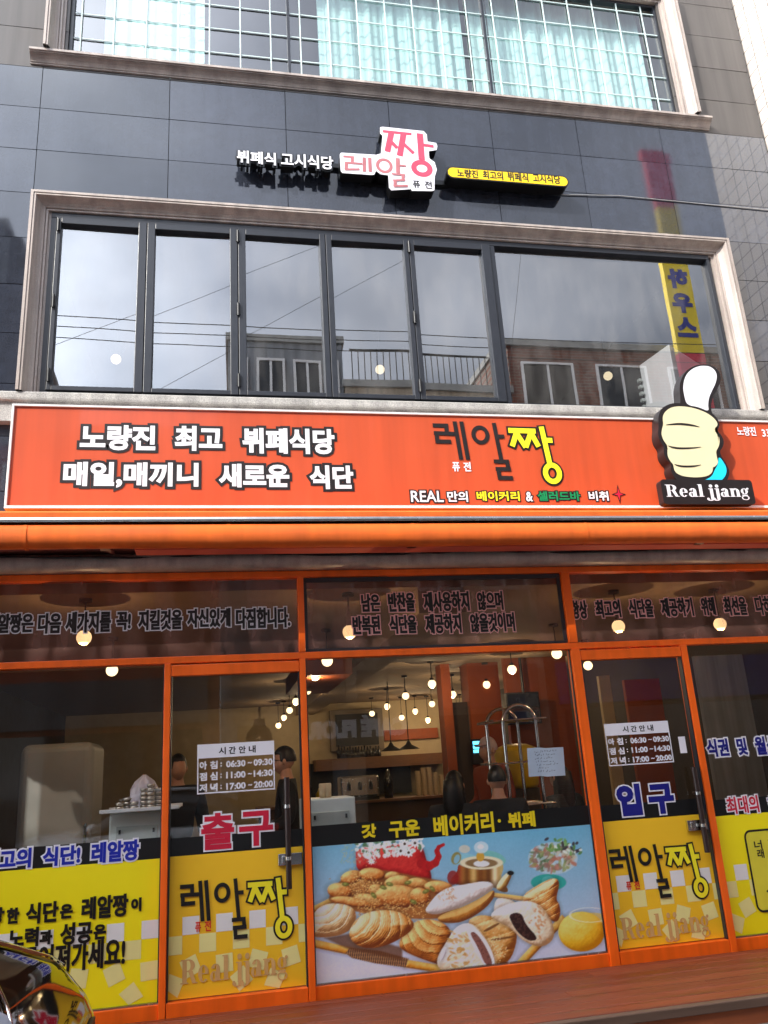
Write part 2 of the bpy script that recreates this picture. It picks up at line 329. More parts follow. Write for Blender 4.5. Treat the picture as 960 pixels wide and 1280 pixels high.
mat('pale_film', (240, 230, 150), .45, var=.04); mat('check_white', (232, 230, 226), .45, var=.03)
mat('band_black', (15, 15, 16), .35); mat('blue_vinyl', (28, 44, 170), .4); mat('navy_vinyl', (22, 24, 126), .4); mat('crimson_vinyl', (208, 30, 62), .4)
mat('red_vinyl', (222, 62, 40), .4); mat('film_brown', (212, 168, 104), .5); mat('gold_vinyl', (232, 206, 26), .4)
mat('magenta_vinyl', (226, 70, 96), .45); mat('rose_vinyl', (178, 108, 112), .45); mat('cream_vinyl', (222, 212, 172), .4, var=.02); mat('cyan_vinyl', (30, 208, 246), .4); mat('pill_yellow', (250, 206, 22), .4)
mat('awning_orange', (228, 104, 30), .8, var=.14, scale=3, bump=.25, stretch=(.8, 3, 3)); mat('awning_pink', (214, 96, 74), .7)
mat('awning_metal', (120, 60, 50), .5); mat('soffit', (34, 25, 24), .85)
mat('deck_wood', (124, 60, 34), .48, var=.35, scale=2.4, bump=.2, stretch=(.5, 9, 9), detail=8); per_piece(MATS['deck_wood'], .18)
mat('deck_edge', (108, 82, 66), .6, var=.25, scale=3, bump=.2, stretch=(.5, 9, 9)); mat('deck_riser', (168, 88, 48), .6, var=.2, scale=3, stretch=(.5, 9, 9))
mat('asphalt', (122, 120, 116), .9, var=.2, scale=14, bump=.3)
glass('store_glass', (.86, .88, .87), .015, 1.0, 0, .012, .012); glass('film_glass', (.46, .40, .36), .0, .8, .03, .22, .02, (.50, .27, .22))  # transom panes: reddish haze of the awning's reflection painted in as diffuse colour
glass('mirror_glass', (.78, .80, .82), .25, .9, 0, .06, .035); glass('cyan_glass', (.76, .92, .91), .19, 1.0, 0, .02, .01)
mat('curtain', (224, 236, 232), .8, var=.05, stretch=(6, 6, .4)); mat('muntin', (190, 206, 204), .5)
mat('room_dark', (62, 54, 48), .8); mat('room_ceiling', (150, 128, 104), .8, var=.1); mat('room_floor', (74, 60, 50), .6); mat('room_orange', (150, 70, 26), .6, var=.1); mat('room_cream', (190, 172, 140), .7)
mat('room_wood', (112, 74, 46), .5, var=.2, stretch=(1, 8, 8)); mat('menu_black', (26, 24, 23), .5); mat('grey_frame', (116, 104, 90), .6)
mat('globe_cord', (30, 28, 26), .6); emit('globe_light', (1.0, .72, .38), 1.0); emit('filament', (1, .55, .2), 6); emit('screen_blue', (.1, .62, .95), 1.5); emit('globe_white', (1, .82, .52), .5)
mat('skin', (200, 150, 124), .5, var=.05); mat('hair_black', (16, 14, 13), .5, var=.2, scale=40); mat('cloth_black', (24, 24, 27), .8, bump=.1); mat('cloth_orange', (150, 66, 34), .8); mat('cloth_white', (196, 196, 200), .8); mat('cap_pink', (216, 190, 192), .8)
mat('cabinet_white', (212, 218, 214), .4); mat('cabinet_grey', (176, 182, 176), .5); mat('tin', (176, 168, 156), .3, metal=1); mat('plastic_yellow', (206, 172, 24), .4); mat('bag_plastic', (196, 190, 206), .35)
mat('paper_blue', (206, 218, 238), .7, var=.03); mat('ink', (50, 58, 92), .6); mat('cup_paper', (200, 178, 146), .7); mat('bottle_dark', (34, 30, 28), .2)
mat('brick_brown', (112, 74, 58), .85, var=.2, scale=10, bump=.2); mat('brick_red', (140, 62, 40), .85, var=.2, scale=10, bump=.2); mat('stucco_grey', (132, 134, 138), .85, var=.15, scale=3); mat('stucco_white', (206, 208, 206), .85, var=.06, scale=3); mat('stucco_tan', (176, 158, 136), .85, var=.15)
mat('tile_white', (214, 206, 196), .3, var=.06, scale=4); mat('pane_dark', (26, 30, 36), .05, spec=.8); mat('roof_metal', (70, 72, 78), .6); mat('wire_black', (20, 20, 22), .6); mat('concrete', (150, 148, 144), .9, var=.15, bump=.1)
mat('banner_yellow', (226, 196, 20), .6); mat('banner_blue', (30, 40, 130), .6); mat('banner_red', (196, 30, 60), .6); mat('teal_metal', (94, 150, 146), .5)
mat('car_black', (150, 146, 138), .05, metal=1, var=.02); mat('car_white', (222, 224, 226), .15, coat=.8, var=.02); mat('tyre', (20, 20, 20), .8); mat('lens_grey', (150, 156, 166), .08, spec=.8)
for n_, a_ in (('polished_granite', .14), ('orange_frame', .14), ('honed_granite', .25), ('pink_stone', .28), ('grey_stone', .3), ('sign_red', .10), ('stucco_grey', .3), ('stucco_tan', .3), ('awning_orange', .12)): streaks(MATS[n_], a_)
# ================================================================ GROUND
b = MB(); b.add([(-150, -150, 0), (150, -150, 0), (150, 150, 0), (-150, 150, 0)], [(0, 1, 2, 3)]); structure(b.build('street', 'asphalt'))
b = MB(); y = 5.30
while y < 6.34:
    x = -3.3 - rng.random() * 2
    while x < 5.84:
        l = 2.4 + rng.random() * 1.6; x1 = min(x + l, 5.84)
        if x1 > -3.3: b.box(max(x, -3.3) + .001, x1 - .001, y, min(y + .1345, 6.345), .11, .15 + rng.random() * .0015)
        x += l
    y += .138
structure(b.build('wooden_deck', 'deck_wood', None, .003, 1))
b = MB(); b.box(-3.3, 5.84, 5.235, 5.296, .095, .148); structure(b.build('wooden_deck_edge', 'deck_edge', None, .006, 2))
b = MB(); b.box(-3.3, 5.84, 5.262, 5.29, .0, .0945); structure(b.build('wooden_deck_riser', 'deck_riser'))
# ================================================================ RESTAURANT BUILDING
F = 6.4
bld = thing('restaurant_building', 'dark granite building with orange framed shopfront below and wide stone framed windows above', 'building', (1.2, F, 0))
W2 = (-1.44, 4.84, 4.64, 6.39); W3 = (-1.40, 4.84, 8.0, 9.74)
rows = [3.39 + .457 * i for i in range(11)]; rows = [z for z in rows if z < 7.9] + [7.957]
colsx = [-4.6, -3.75, -2.66, -1.6, -.47, .61, 1.63, 2.68, 3.62, 4.575, 5.83]
def slabs(rws, cols, holes, tilt):
    m = MB()
    for z0, z1 in zip(rws, rws[1:]):
        for x0, x1 in zip(cols, cols[1:]):
            ta, tb = rng.normal(0, tilt, 2)
            for a in sub_rects((x0 + .003, x1 - .003, z0 + .003, z1 - .003), holes):
                P = [(a[0], a[2]), (a[1], a[2]), (a[1], a[3]), (a[0], a[3])]; cx, cz = (x0 + x1) / 2, (z0 + z1) / 2
                m.add([(x, F + (x - cx) * ta + (z - cz) * tb, z) for x, z in P] + [(x, F + .03, z) for x, z in P], [(0, 1, 2, 3), (0, 4, 5, 1), (1, 5, 6, 2), (2, 6, 7, 3), (3, 7, 4, 0)])
    return m
slabs(rows, colsx, [W2, W3], .0022).build('polished_granite_cladding', 'polished_granite', bld)
slabs([7.957, 8.41, 8.865, 9.32, 9.78, 10.24, 10.7, 11.15, 11.6, 12.05], colsx, [W3], .003).build('honed_granite_cladding', 'honed_granite', bld)
b = MB()
for a in sub_rects((-4.6, 5.83, 3.39, 12.05), [W2, W3]): b.box(a[0], a[1], F + .025, F + .15, a[2], a[3])
b.box(-4.6, -3.2, F + .0, F + .15, 0, 3.385)
b.build('backing_wall', 'mortar', bld)
b = MB(); b.box(-4.6, 5.83, F + .16, 26, 12.06, 12.3); b.build('roof', 'concrete', bld)
b = MB(); b.box(-4.75, -4.61, F, 26, 0, 12.05); b.box(5.84, 5.86, F + .2, 26, 0, 12.05); b.box(-4.6, 5.83, 25.9, 26, 0, 12.05); b.build('side_wall', 'stucco_grey', bld)
# stone surrounds
PROF = [(0, 0), (0, .14), (.022, .14), (.022, .127), (.028, .127), (.028, .134), (.041, .134), (.046, .124), (.057, .096), (.074, .07), (.094, .055), (.107, .052), (.110, .036), (.115, .036), (.115, .044), (.130, .044), (.132, .018), (.155, .016), (.155, -.12)]
def surround(path, name):
    m = MB(); n = len(path); k = len(PROF); vs = []
    for i, (x, z, ix, iz) in enumerate(path): vs += [(x + ix * d, F - p, z + iz * d) for d, p in PROF]
    m.add(vs, [(i * k + j, i * k + j + 1, (i + 1) * k + j + 1, (i + 1) * k + j) for i in range(n - 1) for j in range(k - 1)])
    return m.build(name, 'pink_stone', bld)
surround([(-1.585, 4.645, 1, 0), (-1.585, 6.52, 1, -1), (5.018, 6.52, -1, -1), (5.018, 4.645, -1, 0)], 'window_surround')
surround([(-1.585, 8.10, 1, 0), (-1.585, 9.88, 1, -1), (5.02, 9.88, -1, -1), (5.02, 8.10, -1, 0)], 'window_surround')
CP = [(F, 7.984), (6.385, 7.985), (6.385, 7.998), (6.376, 8.0), (6.372, 8.01), (6.358, 8.03), (6.338, 8.045), (6.325, 8.049), (6.325, 8.056), (6.312, 8.056), (6.312, 8.066), (6.298, 8.068), (6.298, 8.092), (F + .12, 8.108)]
b = MB(); xs = [-1.71, -.47, .61, 1.63, 2.68, 3.9, 5.17]
for x0, x1 in zip(xs, xs[1:]): b.extr(CP, x0 + .0008, x1 - .0008)
b.build('stone_sill_cornice', 'pink_stone', bld)
b = MB(); xs = [-4.6, -2.9, -1.1, .75, 2.5, 4.2, 5.83]
for x0, x1 in zip(xs, xs[1:]): b.extr([(F + .1, 4.40), (6.315, 4.40), (6.315, 4.565), (6.285, 4.57), (6.28, 4.585), (6.28, 4.63), (6.29, 4.642), (F + .1, 4.66)], x0 + .001, x1 - .001)
b.build('stone_window_sill', 'grey_stone', bld)
# ---- second floor folding window
W = (-1.432, 4.832)
b = MB(); y0, y1 = 6.375, 6.47
b.box(W[0], W[1], y0, y1, 6.335, 6.385); b.box(W[0], W[1], y0, y1, 4.65, 4.69); b.box(W[0], W[0] + .045, y0, y1, 4.691, 6.334); b.box(W[1] - .03, W[1], y0, y1, 4.691, 6.334); b.box(2.515, 2.56, y0, y1, 4.691, 6.334)
fr = b.build('folding_window_frame', 'black_frame', bld, .003)
PN = [(-1.345, -.705), (-.565, .078), (.215, .880), (.99, 1.665), (1.765, 2.425)]
edg = [-1.385, -.633, .147, .935, 1.715, 2.512]
for i, (p0, p1) in enumerate(PN):
    s = MB(); a, c = edg[i] + .003, edg[i + 1] - .003; q0, q1 = 6.36, 6.44
    s.box(a, p0, q0, q1, 4.695, 6.33); s.box(p1, c, q0, q1, 4.695, 6.33); s.box(p0 + .0005, p1 - .0005, q0, q1, 6.272, 6.33); s.box(p0 + .0005, p1 - .0005, q0, q1, 4.695, 4.735)
    so_ = s.build('window_sash', 'black_frame', bld, .004)
    g = MB(); t = [.004, -.003, .002, -.005, .003][i]; g.add([(p0 - .01, 6.41 - t, 4.72), (p1 + .01, 6.41 + t, 4.72), (p1 + .01, 6.41 + t, 6.29), (p0 - .01, 6.41 - t, 6.29)], [(0, 1, 2, 3)]); g.build('pane', 'mirror_glass', so_)
    if i in (0, 2, 4):
        for zc in (6.24, 5.5, 4.82):
            h = MB(); hx = edg[i] + (.02 if i == 0 else 0); h.tube([(hx, 6.345, zc - .06), (hx, 6.345, zc + .06)], .011, 10); h.box(hx - .018, hx + .018, 6.35, 6.36, zc - .045, zc + .045); h.build('hinge', 'black_hinge', so_)
g = MB(); g.rect(2.555, 4.81, 4.685, 6.34, 6.43); lab(g.build('window_pane', 'mirror_glass', bld), 'large fixed mirrored window pane')
def room(x0, x1, y0, y1, z0, z1, wm, cm, fm, t=.06):
    b = MB(); b.box(x0 - t, x0, y0, y1, z0, z1); b.box(x1, x1 + t, y0, y1, z0, z1); b.box(x0 - t, x1 + t, y1, y1 + t, z0, z1); b.build('interior_wall', wm, bld)
    b = MB(); b.box(x0 - t, x1 + t, y0, y1 + t, z1 + .001, z1 + t); b.build('interior_ceiling', cm, bld)
    b = MB(); b.box(x0 - t, x1 + t, y0, y1 + t, z0 - t, z0 - .001); b.build('interior_floor', fm, bld)
room(-1.6, 5.0, 6.56, 11.5, 4.4, 6.72, 'room_dark', 'room_dark', 'room_floor')
room(-1.6, 5.0, 6.56, 10.5, 7.9, 9.95, 'room_dark', 'room_dark', 'room_floor')
# ---- third floor window
b = MB(); y0, y1 = 6.43, 6.49
b.box(-1.40, 4.84, y0, y1, 9.69, 9.735); b.box(-1.40, -1.365, y0, y1, 7.99, 9.689); b.box(4.815, 4.84, y0, y1, 7.99, 9.689)
for px in (361, 608): x = at(px, 60, 6.45)[0]; b.box(x - .014, x + .014, y0, y1, 7.99, 9.689)
b.build('upper_window_frame', 'black_frame', bld, .002)
g = MB(); g.rect(-1.37, 4.82, 7.99, 9.70, 6.46); lab(g.build('upper_window_pane', 'cyan_glass', bld), 'cyan tinted upper window pane')
b = MB(); x = -1.30
while x < 4.8: b.box(x - .0065, x + .0065, 6.436, 6.444, 8.0, 9.69); x += .298
z = 8.10
while z < 9.7: b.box(-1.365, 4.815, 6.4445, 6.452, z - .006, z + .006); z += .30
b.build('white_window_grid', 'muntin', bld)
def curtain(x0, x1):
    m = MB(); n = int((x1 - x0) / .02); vs = []
    for i in range(n + 1):
        x = x0 + (x1 - x0) * i / n; yy = 6.66 + .016 * math.sin(i * .62 + 1.3 * math.sin(x * 2.1)) + .010 * math.sin(i * 1.37 + x * 3)
        vs += [(x, yy, 8.0), (x, yy, 9.92)]
    m.add(vs, [(2 * i, 2 * i + 2, 2 * i + 3, 2 * i + 1) for i in range(n)], True); return m
for a, c in ((-1.12, -.16), (1.0, 2.58), (2.68, 2.88), (2.9, 4.72)): curtain(a, c).build('curtain', 'curtain', bld)
# ---- ground floor shopfront
b = MB(); y0, y1 = 6.36, 6.45
for a in ((-3.2, 5.83, 3.125, 3.175), (-3.2, 5.83, 2.48, 2.531)): b.box(a[0], a[1], y0, y1, a[2], a[3])
for x0, x1, z1 in ((-3.2, -3.1, 2.479), (-.416, -.370, 2.479), (.585, .632, 2.479), (2.812, 2.885, 2.479), (3.796, 3.852, 2.479), (5.75, 5.83, 2.479)): b.box(x0, x1, y0 - .012, y1, .137, z1)
for x0, x1 in ((.588, .636), (2.808, 2.882)): b.box(x0, x1, y0 - .006, y1, 2.532, 3.124)
b.build('shopfront_frame', 'orange_frame', bld, .004)
b = MB(); b.box(-3.2, 5.83, 6.37, 6.5, 3.30, 3.385); b.box(-3.2, 5.83, 6.46, 6.5, 3.176, 3.299); b.build('lintel', 'soffit', bld)
b = MB(); xs = [-3.2, -.9, .32, 2.55, 4.4, 5.83]                       # half round granite moulding
for x0, x1 in zip(xs, xs[1:]): b.extr([(6.27 + .066 * math.cos(R_(a)), 3.238 + .062 * math.sin(R_(a))) for a in range(90, 271, 12)] + [(6.44, 3.176), (6.44, 3.30)], x0 + .0008, x1 - .0008, True)
b.build('half_round_moulding', 'pink_stone', bld)
def pane(x0, x1, z0, z1, m, yy=6.40, name='shop_window', label=None):
    g = MB(); g.rect(x0, x1, z0, z1, yy); o = g.build(name, m, bld)
    if label: lab(o, label)
    return o
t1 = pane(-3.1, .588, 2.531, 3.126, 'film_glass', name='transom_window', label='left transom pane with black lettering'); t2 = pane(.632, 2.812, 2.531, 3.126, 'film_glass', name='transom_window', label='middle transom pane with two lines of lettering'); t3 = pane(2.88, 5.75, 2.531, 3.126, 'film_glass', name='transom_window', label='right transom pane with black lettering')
b = MB()
for a in ((.637, 2.806, 3.085, 3.12), (.637, 2.806, 2.536, 2.555), (.637, .662, 2.556, 3.084), (2.775, 2.806, 2.556, 3.084)): b.box(a[0], a[1], 6.385, 6.398, a[2], a[3])
b.build('inner_frame', 'black_frame', t2)
wl = pane(-3.1, -.414, .235, 2.481, 'store_glass', label='left shop window with yellow film'); wm_ = pane(.632, 2.812, .235, 2.481, 'store_glass', label='middle shop window with bakery picture'); wr = pane(3.852, 5.75, .235, 2.481, 'store_glass', label='right shop window with yellow film')
for o, x0, x1 in ((wl, -3.1, -.417), (wm_, .633, 2.811), (wr, 3.853, 5.75)):
    k = MB(); k.box(x0, x1, 6.365, 6.44, .137, .232); k.build('bottom_rail', 'orange_frame', o, .004)
    for xx in (x0, x1 - .009): k = MB(); k.box(xx, xx + .009, 6.382, 6.3985, .244, 2.479); k.build('rubber_seal', 'black_frame', o)
    k = MB(); k.box(x0, x1, 6.380, 6.398, .2325, .243); k.build('sealing_strip', 'steel', o)
# ---------------------------------------------------------------- transom writing
z3 = lambda x, y: zs(x, y, 0, 680, 3); z3b = lambda x, y: zs(x, y, 320, 680, 3); z3c = lambda x, y: zs(x, y, 640, 680, 3)
Y1 = 6.3975
def wl_(f, L): return [(t, f(*a), f(*c)) for t, a, c in L]
words(wl_(z3, [('레', (-46, 262), (-6, 333)), ('알짱은', (-4, 262), (123, 332)), ('다음', (145, 260), (228, 335)), ('세가지를', (248, 255), (415, 330)), ('꼭!', (437, 255), (490, 322)), ('지킬것을', (520, 248), (683, 320)), ('자신있게', (702, 243), (865, 310)), ('다짐합니다.', (884, 240), (1090, 313))]), Y1, .0055, .008, 'black_vinyl', 'white_vinyl', t1)
words(wl_(z3b, [('남은', (393, 188), (467, 253)), ('반찬을', (493, 183), (598, 253)), ('재사용하지', (625, 180), (803, 250)), ('않으며', (826, 178), (930, 247)), ('반복된', (360, 270), (468, 338)), ('식단을', (498, 268), (605, 335)), ('제공하지', (632, 263), (773, 333)), ('않을것이며', (800, 260), (974, 327))]), Y1, .0055, .008, 'black_vinyl', 'white_vinyl_redlit', t2)
words(wl_(z3c, [('항상', (218, 212), (287, 280)), ('최고의', (308, 210), (412, 275)), ('식단을', (433, 207), (535, 275)), ('제공하기', (553, 203), (685, 270)), ('위해', (703, 200), (768, 267)), ('최선을', (787, 198), (887, 267)), ('다하겠습니다', (905, 195), (1110, 262))]), Y1, .0055, .008, 'black_vinyl', 'white_vinyl_redlit', t3)
# ---------------------------------------------------------------- films, checks and writing on the lower glass
def film(parent, x0, x1, z0, z1, m, y=6.397, name='film'):
    k = MB(); k.rect(x0, x1, z0, z1, y); return k.build(name, m, parent)
def checks(parent, x0, x1, phase, y, s=.1135):
    wh = MB(); pa = MB(); top = .745; i = 0
    def clip(m, a, c, d, e, yy):
        a = max(a, x0); c = min(c, x1)
        if c - a > .004: m.rect(a, c, d, e, yy)
    x = x0 - 4 * s + phase
    while x < x1:
        clip(wh, x, x + s, top - s, top, y); clip(pa, x + s, x + 2 * s, top - 2 * s - .004, top - s - .002, y)
        for cx, cz, an in ((x + .5 * s, .435, (12, -8, 22, 3, -18)[i % 5]), (x + 1.5 * s, .33 if i % 2 else .30, (35, -24, 8)[i % 3])):
            if i % 3 == 2 and cz < .4: continue
            h = s * .5; q = [(cx + h * (u * math.cos(R_(an)) - v * math.sin(R_(an))), cz + h * (u * math.sin(R_(an)) + v * math.cos(R_(an)))) for u, v in ((-1, -1), (1, -1), (1, 1), (-1, 1))]
            q = [(min(max(a, x0), x1), max(c, .244)) for a, c in q]
            if max(a for a, c in q) - min(a for a, c in q) > .03: pa.add([(a, y - .0006, c) for a, c in q], [(0, 1, 2, 3)])
        x += 2 * s; i += 1
    wh.build('white_check_pattern', 'check_white', parent); pa.build('pale_check_pattern', 'pale_film', parent)
zl = lambda x, y: zs(x, y, 0, 900, 3); zm = lambda x, y: zs(x, y, 320, 880, 3); zr = lambda x, y: zs(x, y, 640, 880, 3); zd = lambda x, y: zs(x, y, 200, 820, 4.415)
film(wl, -3.1, -.4165, 1.133, 1.271, 'band_black', name='black_band'); film(wl, -3.1, -.4165, .244, 1.1325, 'lemon_film', name='yellow_film'); checks(wl, -3.1, -.417, .065, 6.396)
words(wl_(zl, [('최', (-62, 490), (-8, 557)), ('고의', (0, 487), (115, 553)), ('식단!', (163, 478), (300, 540)), ('레알짱', (345, 460), (520, 525))]), 6.393, .0055, .011, 'blue_vinyl', 'white_vinyl', wl, 'blue_lettering')
words(wl_(zl, [('당', (-44, 706), (14, 763)), ('한', (27, 706), (70, 762)), ('식단', (100, 688), (217, 757)), ('은', (226, 692), (272, 742)), ('레알짱', (308, 665), (480, 735)), ('이', (492, 668), (530, 716)), ('노력', (33, 785), (143, 848)), ('과', (150, 790), (195, 840)), ('성공', (228, 763), (345, 835)), ('은', (352, 768), (397, 820)), ('이루어', (18, 858), (198, 932)), ('져가세요!', (208, 838), (468, 922))]), 6.392, .0052, 0, 'black_vinyl', None, wl, 'black_lettering')
film(wr, 3.853, 5.75, 1.112, 1.234, 'band_black', name='black_band'); film(wr, 3.853, 5.75, .244, 1.1115, 'lemon_film', name='yellow_film'); checks(wr, 3.853, 5.75, .11, 6.396)
words(wl_(zr, [('식권', (725, 133), (818, 195)), ('및', (838, 128), (887, 190)), ('월식', (905, 123), (1000, 187)), ('판매', (1022, 118), (1110, 182))]), 6.393, .0055, .011, 'navy_vinyl', 'white_vinyl', wr, 'blue_lettering')
words(wl_(zr, [('최대의', (800, 350), (930, 405))]), 6.392, .0035, .010, 'crimson_vinyl', 'white_vinyl', wr, 'red_lettering')
words(wl_(zr, [('혜택', (956, 345), (1040, 400))]), 6.392, .0035, .010, 'navy_vinyl', 'white_vinyl', wr, 'blue_lettering')
words(wl_(zr, [('너', (905, 512), (940, 543)), ('래', (917, 545), (948, 577)), ('성', (948, 668), (1010, 730)), ('가', (957, 505), (990, 540))]), 6.392, .0018, 0, 'black_vinyl', None, wr, 'black_lettering')
a = at(*zr(868, 478)); c = at(*zr(912, 775)); k = MB()                   # rounded black outline box
X0, X1, Z0, Z1, r = a[0], a[0] + 1.0, c[1] - .01, a[1], .05
path = [(X0 + r + r * math.cos(R_(t)), Z1 - r + r * math.sin(R_(t))) for t in range(180, 89, -15)] + [(X1 - r + r * math.cos(R_(t)), Z1 - r + r * math.sin(R_(t))) for t in range(90, -1, -15)] + [(X1 - r + r * math.cos(R_(t)), Z0 + r + r * math.sin(R_(t))) for t in range(0, -91, -15)] + [(X0 + r + r * math.cos(R_(t)), Z0 + r + r * math.sin(R_(t))) for t in range(-90, -181, -15)]
P = np.array(path); A = offs(P, .008); B = offs(P, -.008); n = len(P)
k.add([(q[0], 6.3925, q[1]) for q in A] + [(q[0], 6.3925, q[1]) for q in B], [(i, (i + 1) % n, n + (i + 1) % n, n + i) for i in range(n)]); k.build('rounded_outline', 'black_vinyl', wr)
k = MB(); k.add([(q[0], 6.3935, q[1]) for q in B], [tuple(range(n))]); k.build('pale_panel', mat('faded_lemon', (226, 214, 60), .45), wr)
# middle window: bakery picture
film(wm_, .633, 2.811, 1.127, 1.268, 'band_black', name='black_band')
words([('갓', zm(395, 452), zm(452, 500)), ('구운', zm(497, 440), zm(616, 494)), ('베이커리', zm(663, 420), zm(895, 480)), ('·', zm(906, 432), zm(919, 444)), ('뷔페', (634, 1016), (670, 1033))], 6.392, .005, 0, 'gold_vinyl', None, wm_, 'yellow_lettering')
def poster():
    x0, x1, z0, z1 = .6335, 2.8105, .2445, 1.1265; NX, NZ = 420, 172
    X, Z = np.meshgrid(np.linspace(x0, x1, NX), np.linspace(z0, z1, NZ))
    d = np.stack([X, np.full_like(X, 6.4), Z - EYE], -1) @ CAMR.T
    PX = 480 + FPX * d[..., 0] / d[..., 2]; PY = 640 + FPX * d[..., 1] / d[..., 2]      # print laid out on the sheet
    A = lambda p: (380 + p[0] / 5.0526, 1030 + p[1] / 5.0526); B = lambda p: (560 + p[0] / 4.8, 1030 + p[1] / 4.8)
    def noise(s, seed, oct=3):
        r = np.random.default_rng(seed); o = np.zeros_like(PX); am = 1
        for k in range(oct):
            g = r.random((64, 64)); u = PX / s + 7; v = PY / s + 3; i = np.floor(u).astype(int); j = np.floor(v).astype(int); fu = u - i; fv = v - j; fu = fu * fu * (3 - 2 * fu); fv = fv * fv * (3 - 2 * fv)
            G = lambda a, c: g[a % 64, c % 64]
            o += am * ((G(i, j) * (1 - fu) + G(i + 1, j) * fu) * (1 - fv) + (G(i, j + 1) * (1 - fu) + G(i + 1, j + 1) * fu) * fv - .5); am *= .5; s *= .5
        return o
    def smooth(P, n=2):
        for _ in range(n): P = [q for a, c in zip(P, P[1:] + P[:1]) for q in ((a[0] * .75 + c[0] * .25, a[1] * .75 + c[1] * .25), (a[0] * .25 + c[0] * .75, a[1] * .25 + c[1] * .75))]
        return P
    def sd(P):                                              # signed distance in px, positive inside
        dm = np.full_like(PX, 1e9); ins = np.zeros(PX.shape, bool)
        for (ax, ay), (bx, by) in zip(P, P[1:] + P[:1]):
            ex, ey = bx - ax, by - ay; t = np.clip(((PX - ax) * ex + (PY - ay) * ey) / (ex * ex + ey * ey + 1e-9), 0, 1)
            dm = np.minimum(dm, np.hypot(PX - ax - t * ex, PY - ay - t * ey))
            c = (ay > PY) != (by > PY); ins ^= c & (PX < ex * (PY - ay) / (ey if abs(ey) > 1e-9 else 1e-9) + ax)
        return np.where(ins, dm, -dm)
    def ell(c, rx, ry, an=0):
        a = R_(an); u = ((PX - c[0]) * math.cos(a) + (PY - c[1]) * math.sin(a)) / rx; v = (-(PX - c[0]) * math.sin(a) + (PY - c[1]) * math.cos(a)) / ry
        return (1 - np.hypot(u, v)) * min(rx, ry)
    img = np.zeros(PX.shape + (3,)); col = lambda c: np.array(c, float)
    def blend(m, c): img[:] = img * (1 - m[..., None]) + c * m[..., None]
    sm = lambda s, f=.7: np.clip(s / f + .5, 0, 1)
    def flat(s, c, al=1, f=.8): blend(sm(s, f) * al, col(c))
    def lump(s, rad, dark, mid, light, rid=0, fr=1, an=0, cv=0, seed=1, gl=.25, nz=.35, ctr=None):
        t = np.clip(s / rad, 0, 1); h = rad * np.sqrt(np.maximum(0, 1 - (1 - t) ** 2))
        a = R_(an); u = (PX * math.cos(a) + PY * math.sin(a)); v = (-PX * math.sin(a) + PY * math.cos(a))
        if ctr is not None: u = u - (ctr[0] * math.cos(a) + ctr[1] * math.sin(a)); v = v - (-ctr[0] * math.sin(a) + ctr[1] * math.cos(a))
        ph = (u + cv * v * v) * fr + noise(12, seed) * .9
        saw = (ph * .45 / math.pi) % 1.0; fine = np.sin(ph * 4.2 + noise(6, seed + 2) * 5)
        rg = (1 - saw) ** .7 * .8 + .2 * (fine * .5 + .5); h = h + .3 * noise(2.2, seed + 6, 1)
        h = h + rid * .9 * rg + nz * noise(4, seed + 5, 2)
        gr, gc = np.gradient(h); nx = -gc / np.gradient(PX, axis=1); ny = -gr / np.gradient(PY, axis=0)
        q = (nx * -.45 + ny * -.62 + .64) / np.sqrt(nx ** 2 + ny ** 2 + 1)
        q = np.clip(q * .98 + .16 + .18 * noise(6, seed + 9), 0, 1.15)[..., None] - ((.60 * (1 - rg) - .2) * (rid > 0))[..., None]
        q = np.clip(q, 0, 1.1)
        c = np.where(q < .5, col(dark) + (col(mid) - col(dark)) * (q / .5), col(mid) + (col(light) - col(mid)) * ((q - .5) / .5))
        sh = sm(s + 2.2, 5); img[:] = img * (1 - .16 * (sh * (1 - sm(s)))[..., None])
        blend(sm(s, .9), c)
    # backdrop
    v = np.clip((PY - 1040) / 170, 0, 1)[..., None]; img[:] = col((112, 178, 208)) * (1 - v) + col((214, 212, 232)) * v
    hz = np.clip((PX - 390) / 350, 0, 1)[..., None]; img[:] = img + (1 - hz) * (v ** .7) * 14; img += (noise(70, 3)[..., None]) * 10
    # flowers and red pot
    pot = smooth([A(p) for p in ((330, 150), (520, 130), (720, 120), (752, 150), (776, 240), (806, 320), (800, 375), (600, 350), (400, 310), (335, 295), (325, 220))])
    lump(sd(pot), 16, (120, 14, 18), (190, 28, 30), (232, 70, 60), nz=.1, seed=2)
    pts = [A(p) for p in ((740, 250), (790, 265), (830, 245), (850, 205), (838, 170), (850, 145), (880, 130))]
    for (p, q, r) in zip(pts, pts[1:], (9, 7.5, 6, 5, 4, 3)):
        for t in np.linspace(0, 1, 6): c = (p[0] + (q[0] - p[0]) * t, p[1] + (q[1] - p[1]) * t); flat(ell(c, r * .62, r * .62), (178 + 20 * t, 28, 32), 1, 1.2)
    rg_ = np.random.default_rng(4)
    for i in range(130):
        c = A((rg_.uniform(235, 470), rg_.uniform(110, 250))); flat(ell(c, rg_.uniform(.8, 2.5), .5, rg_.uniform(0, 180)), (150 + 60 * rg_.random(), 190, 160), .55)
    for i in range(150):
        c = A((rg_.uniform(330, 750), rg_.uniform(88, 215))); c = (c[0], c[1] - max(0, (c[0] - 455) * .07)); g_ = rg_.random()
        flat(ell(c, rg_.uniform(1.6, 4.6), rg_.uniform(1.2, 2.6), rg_.uniform(0, 180)), (90, 130, 90) if g_ < .22 else (238, 240, 238), .9)
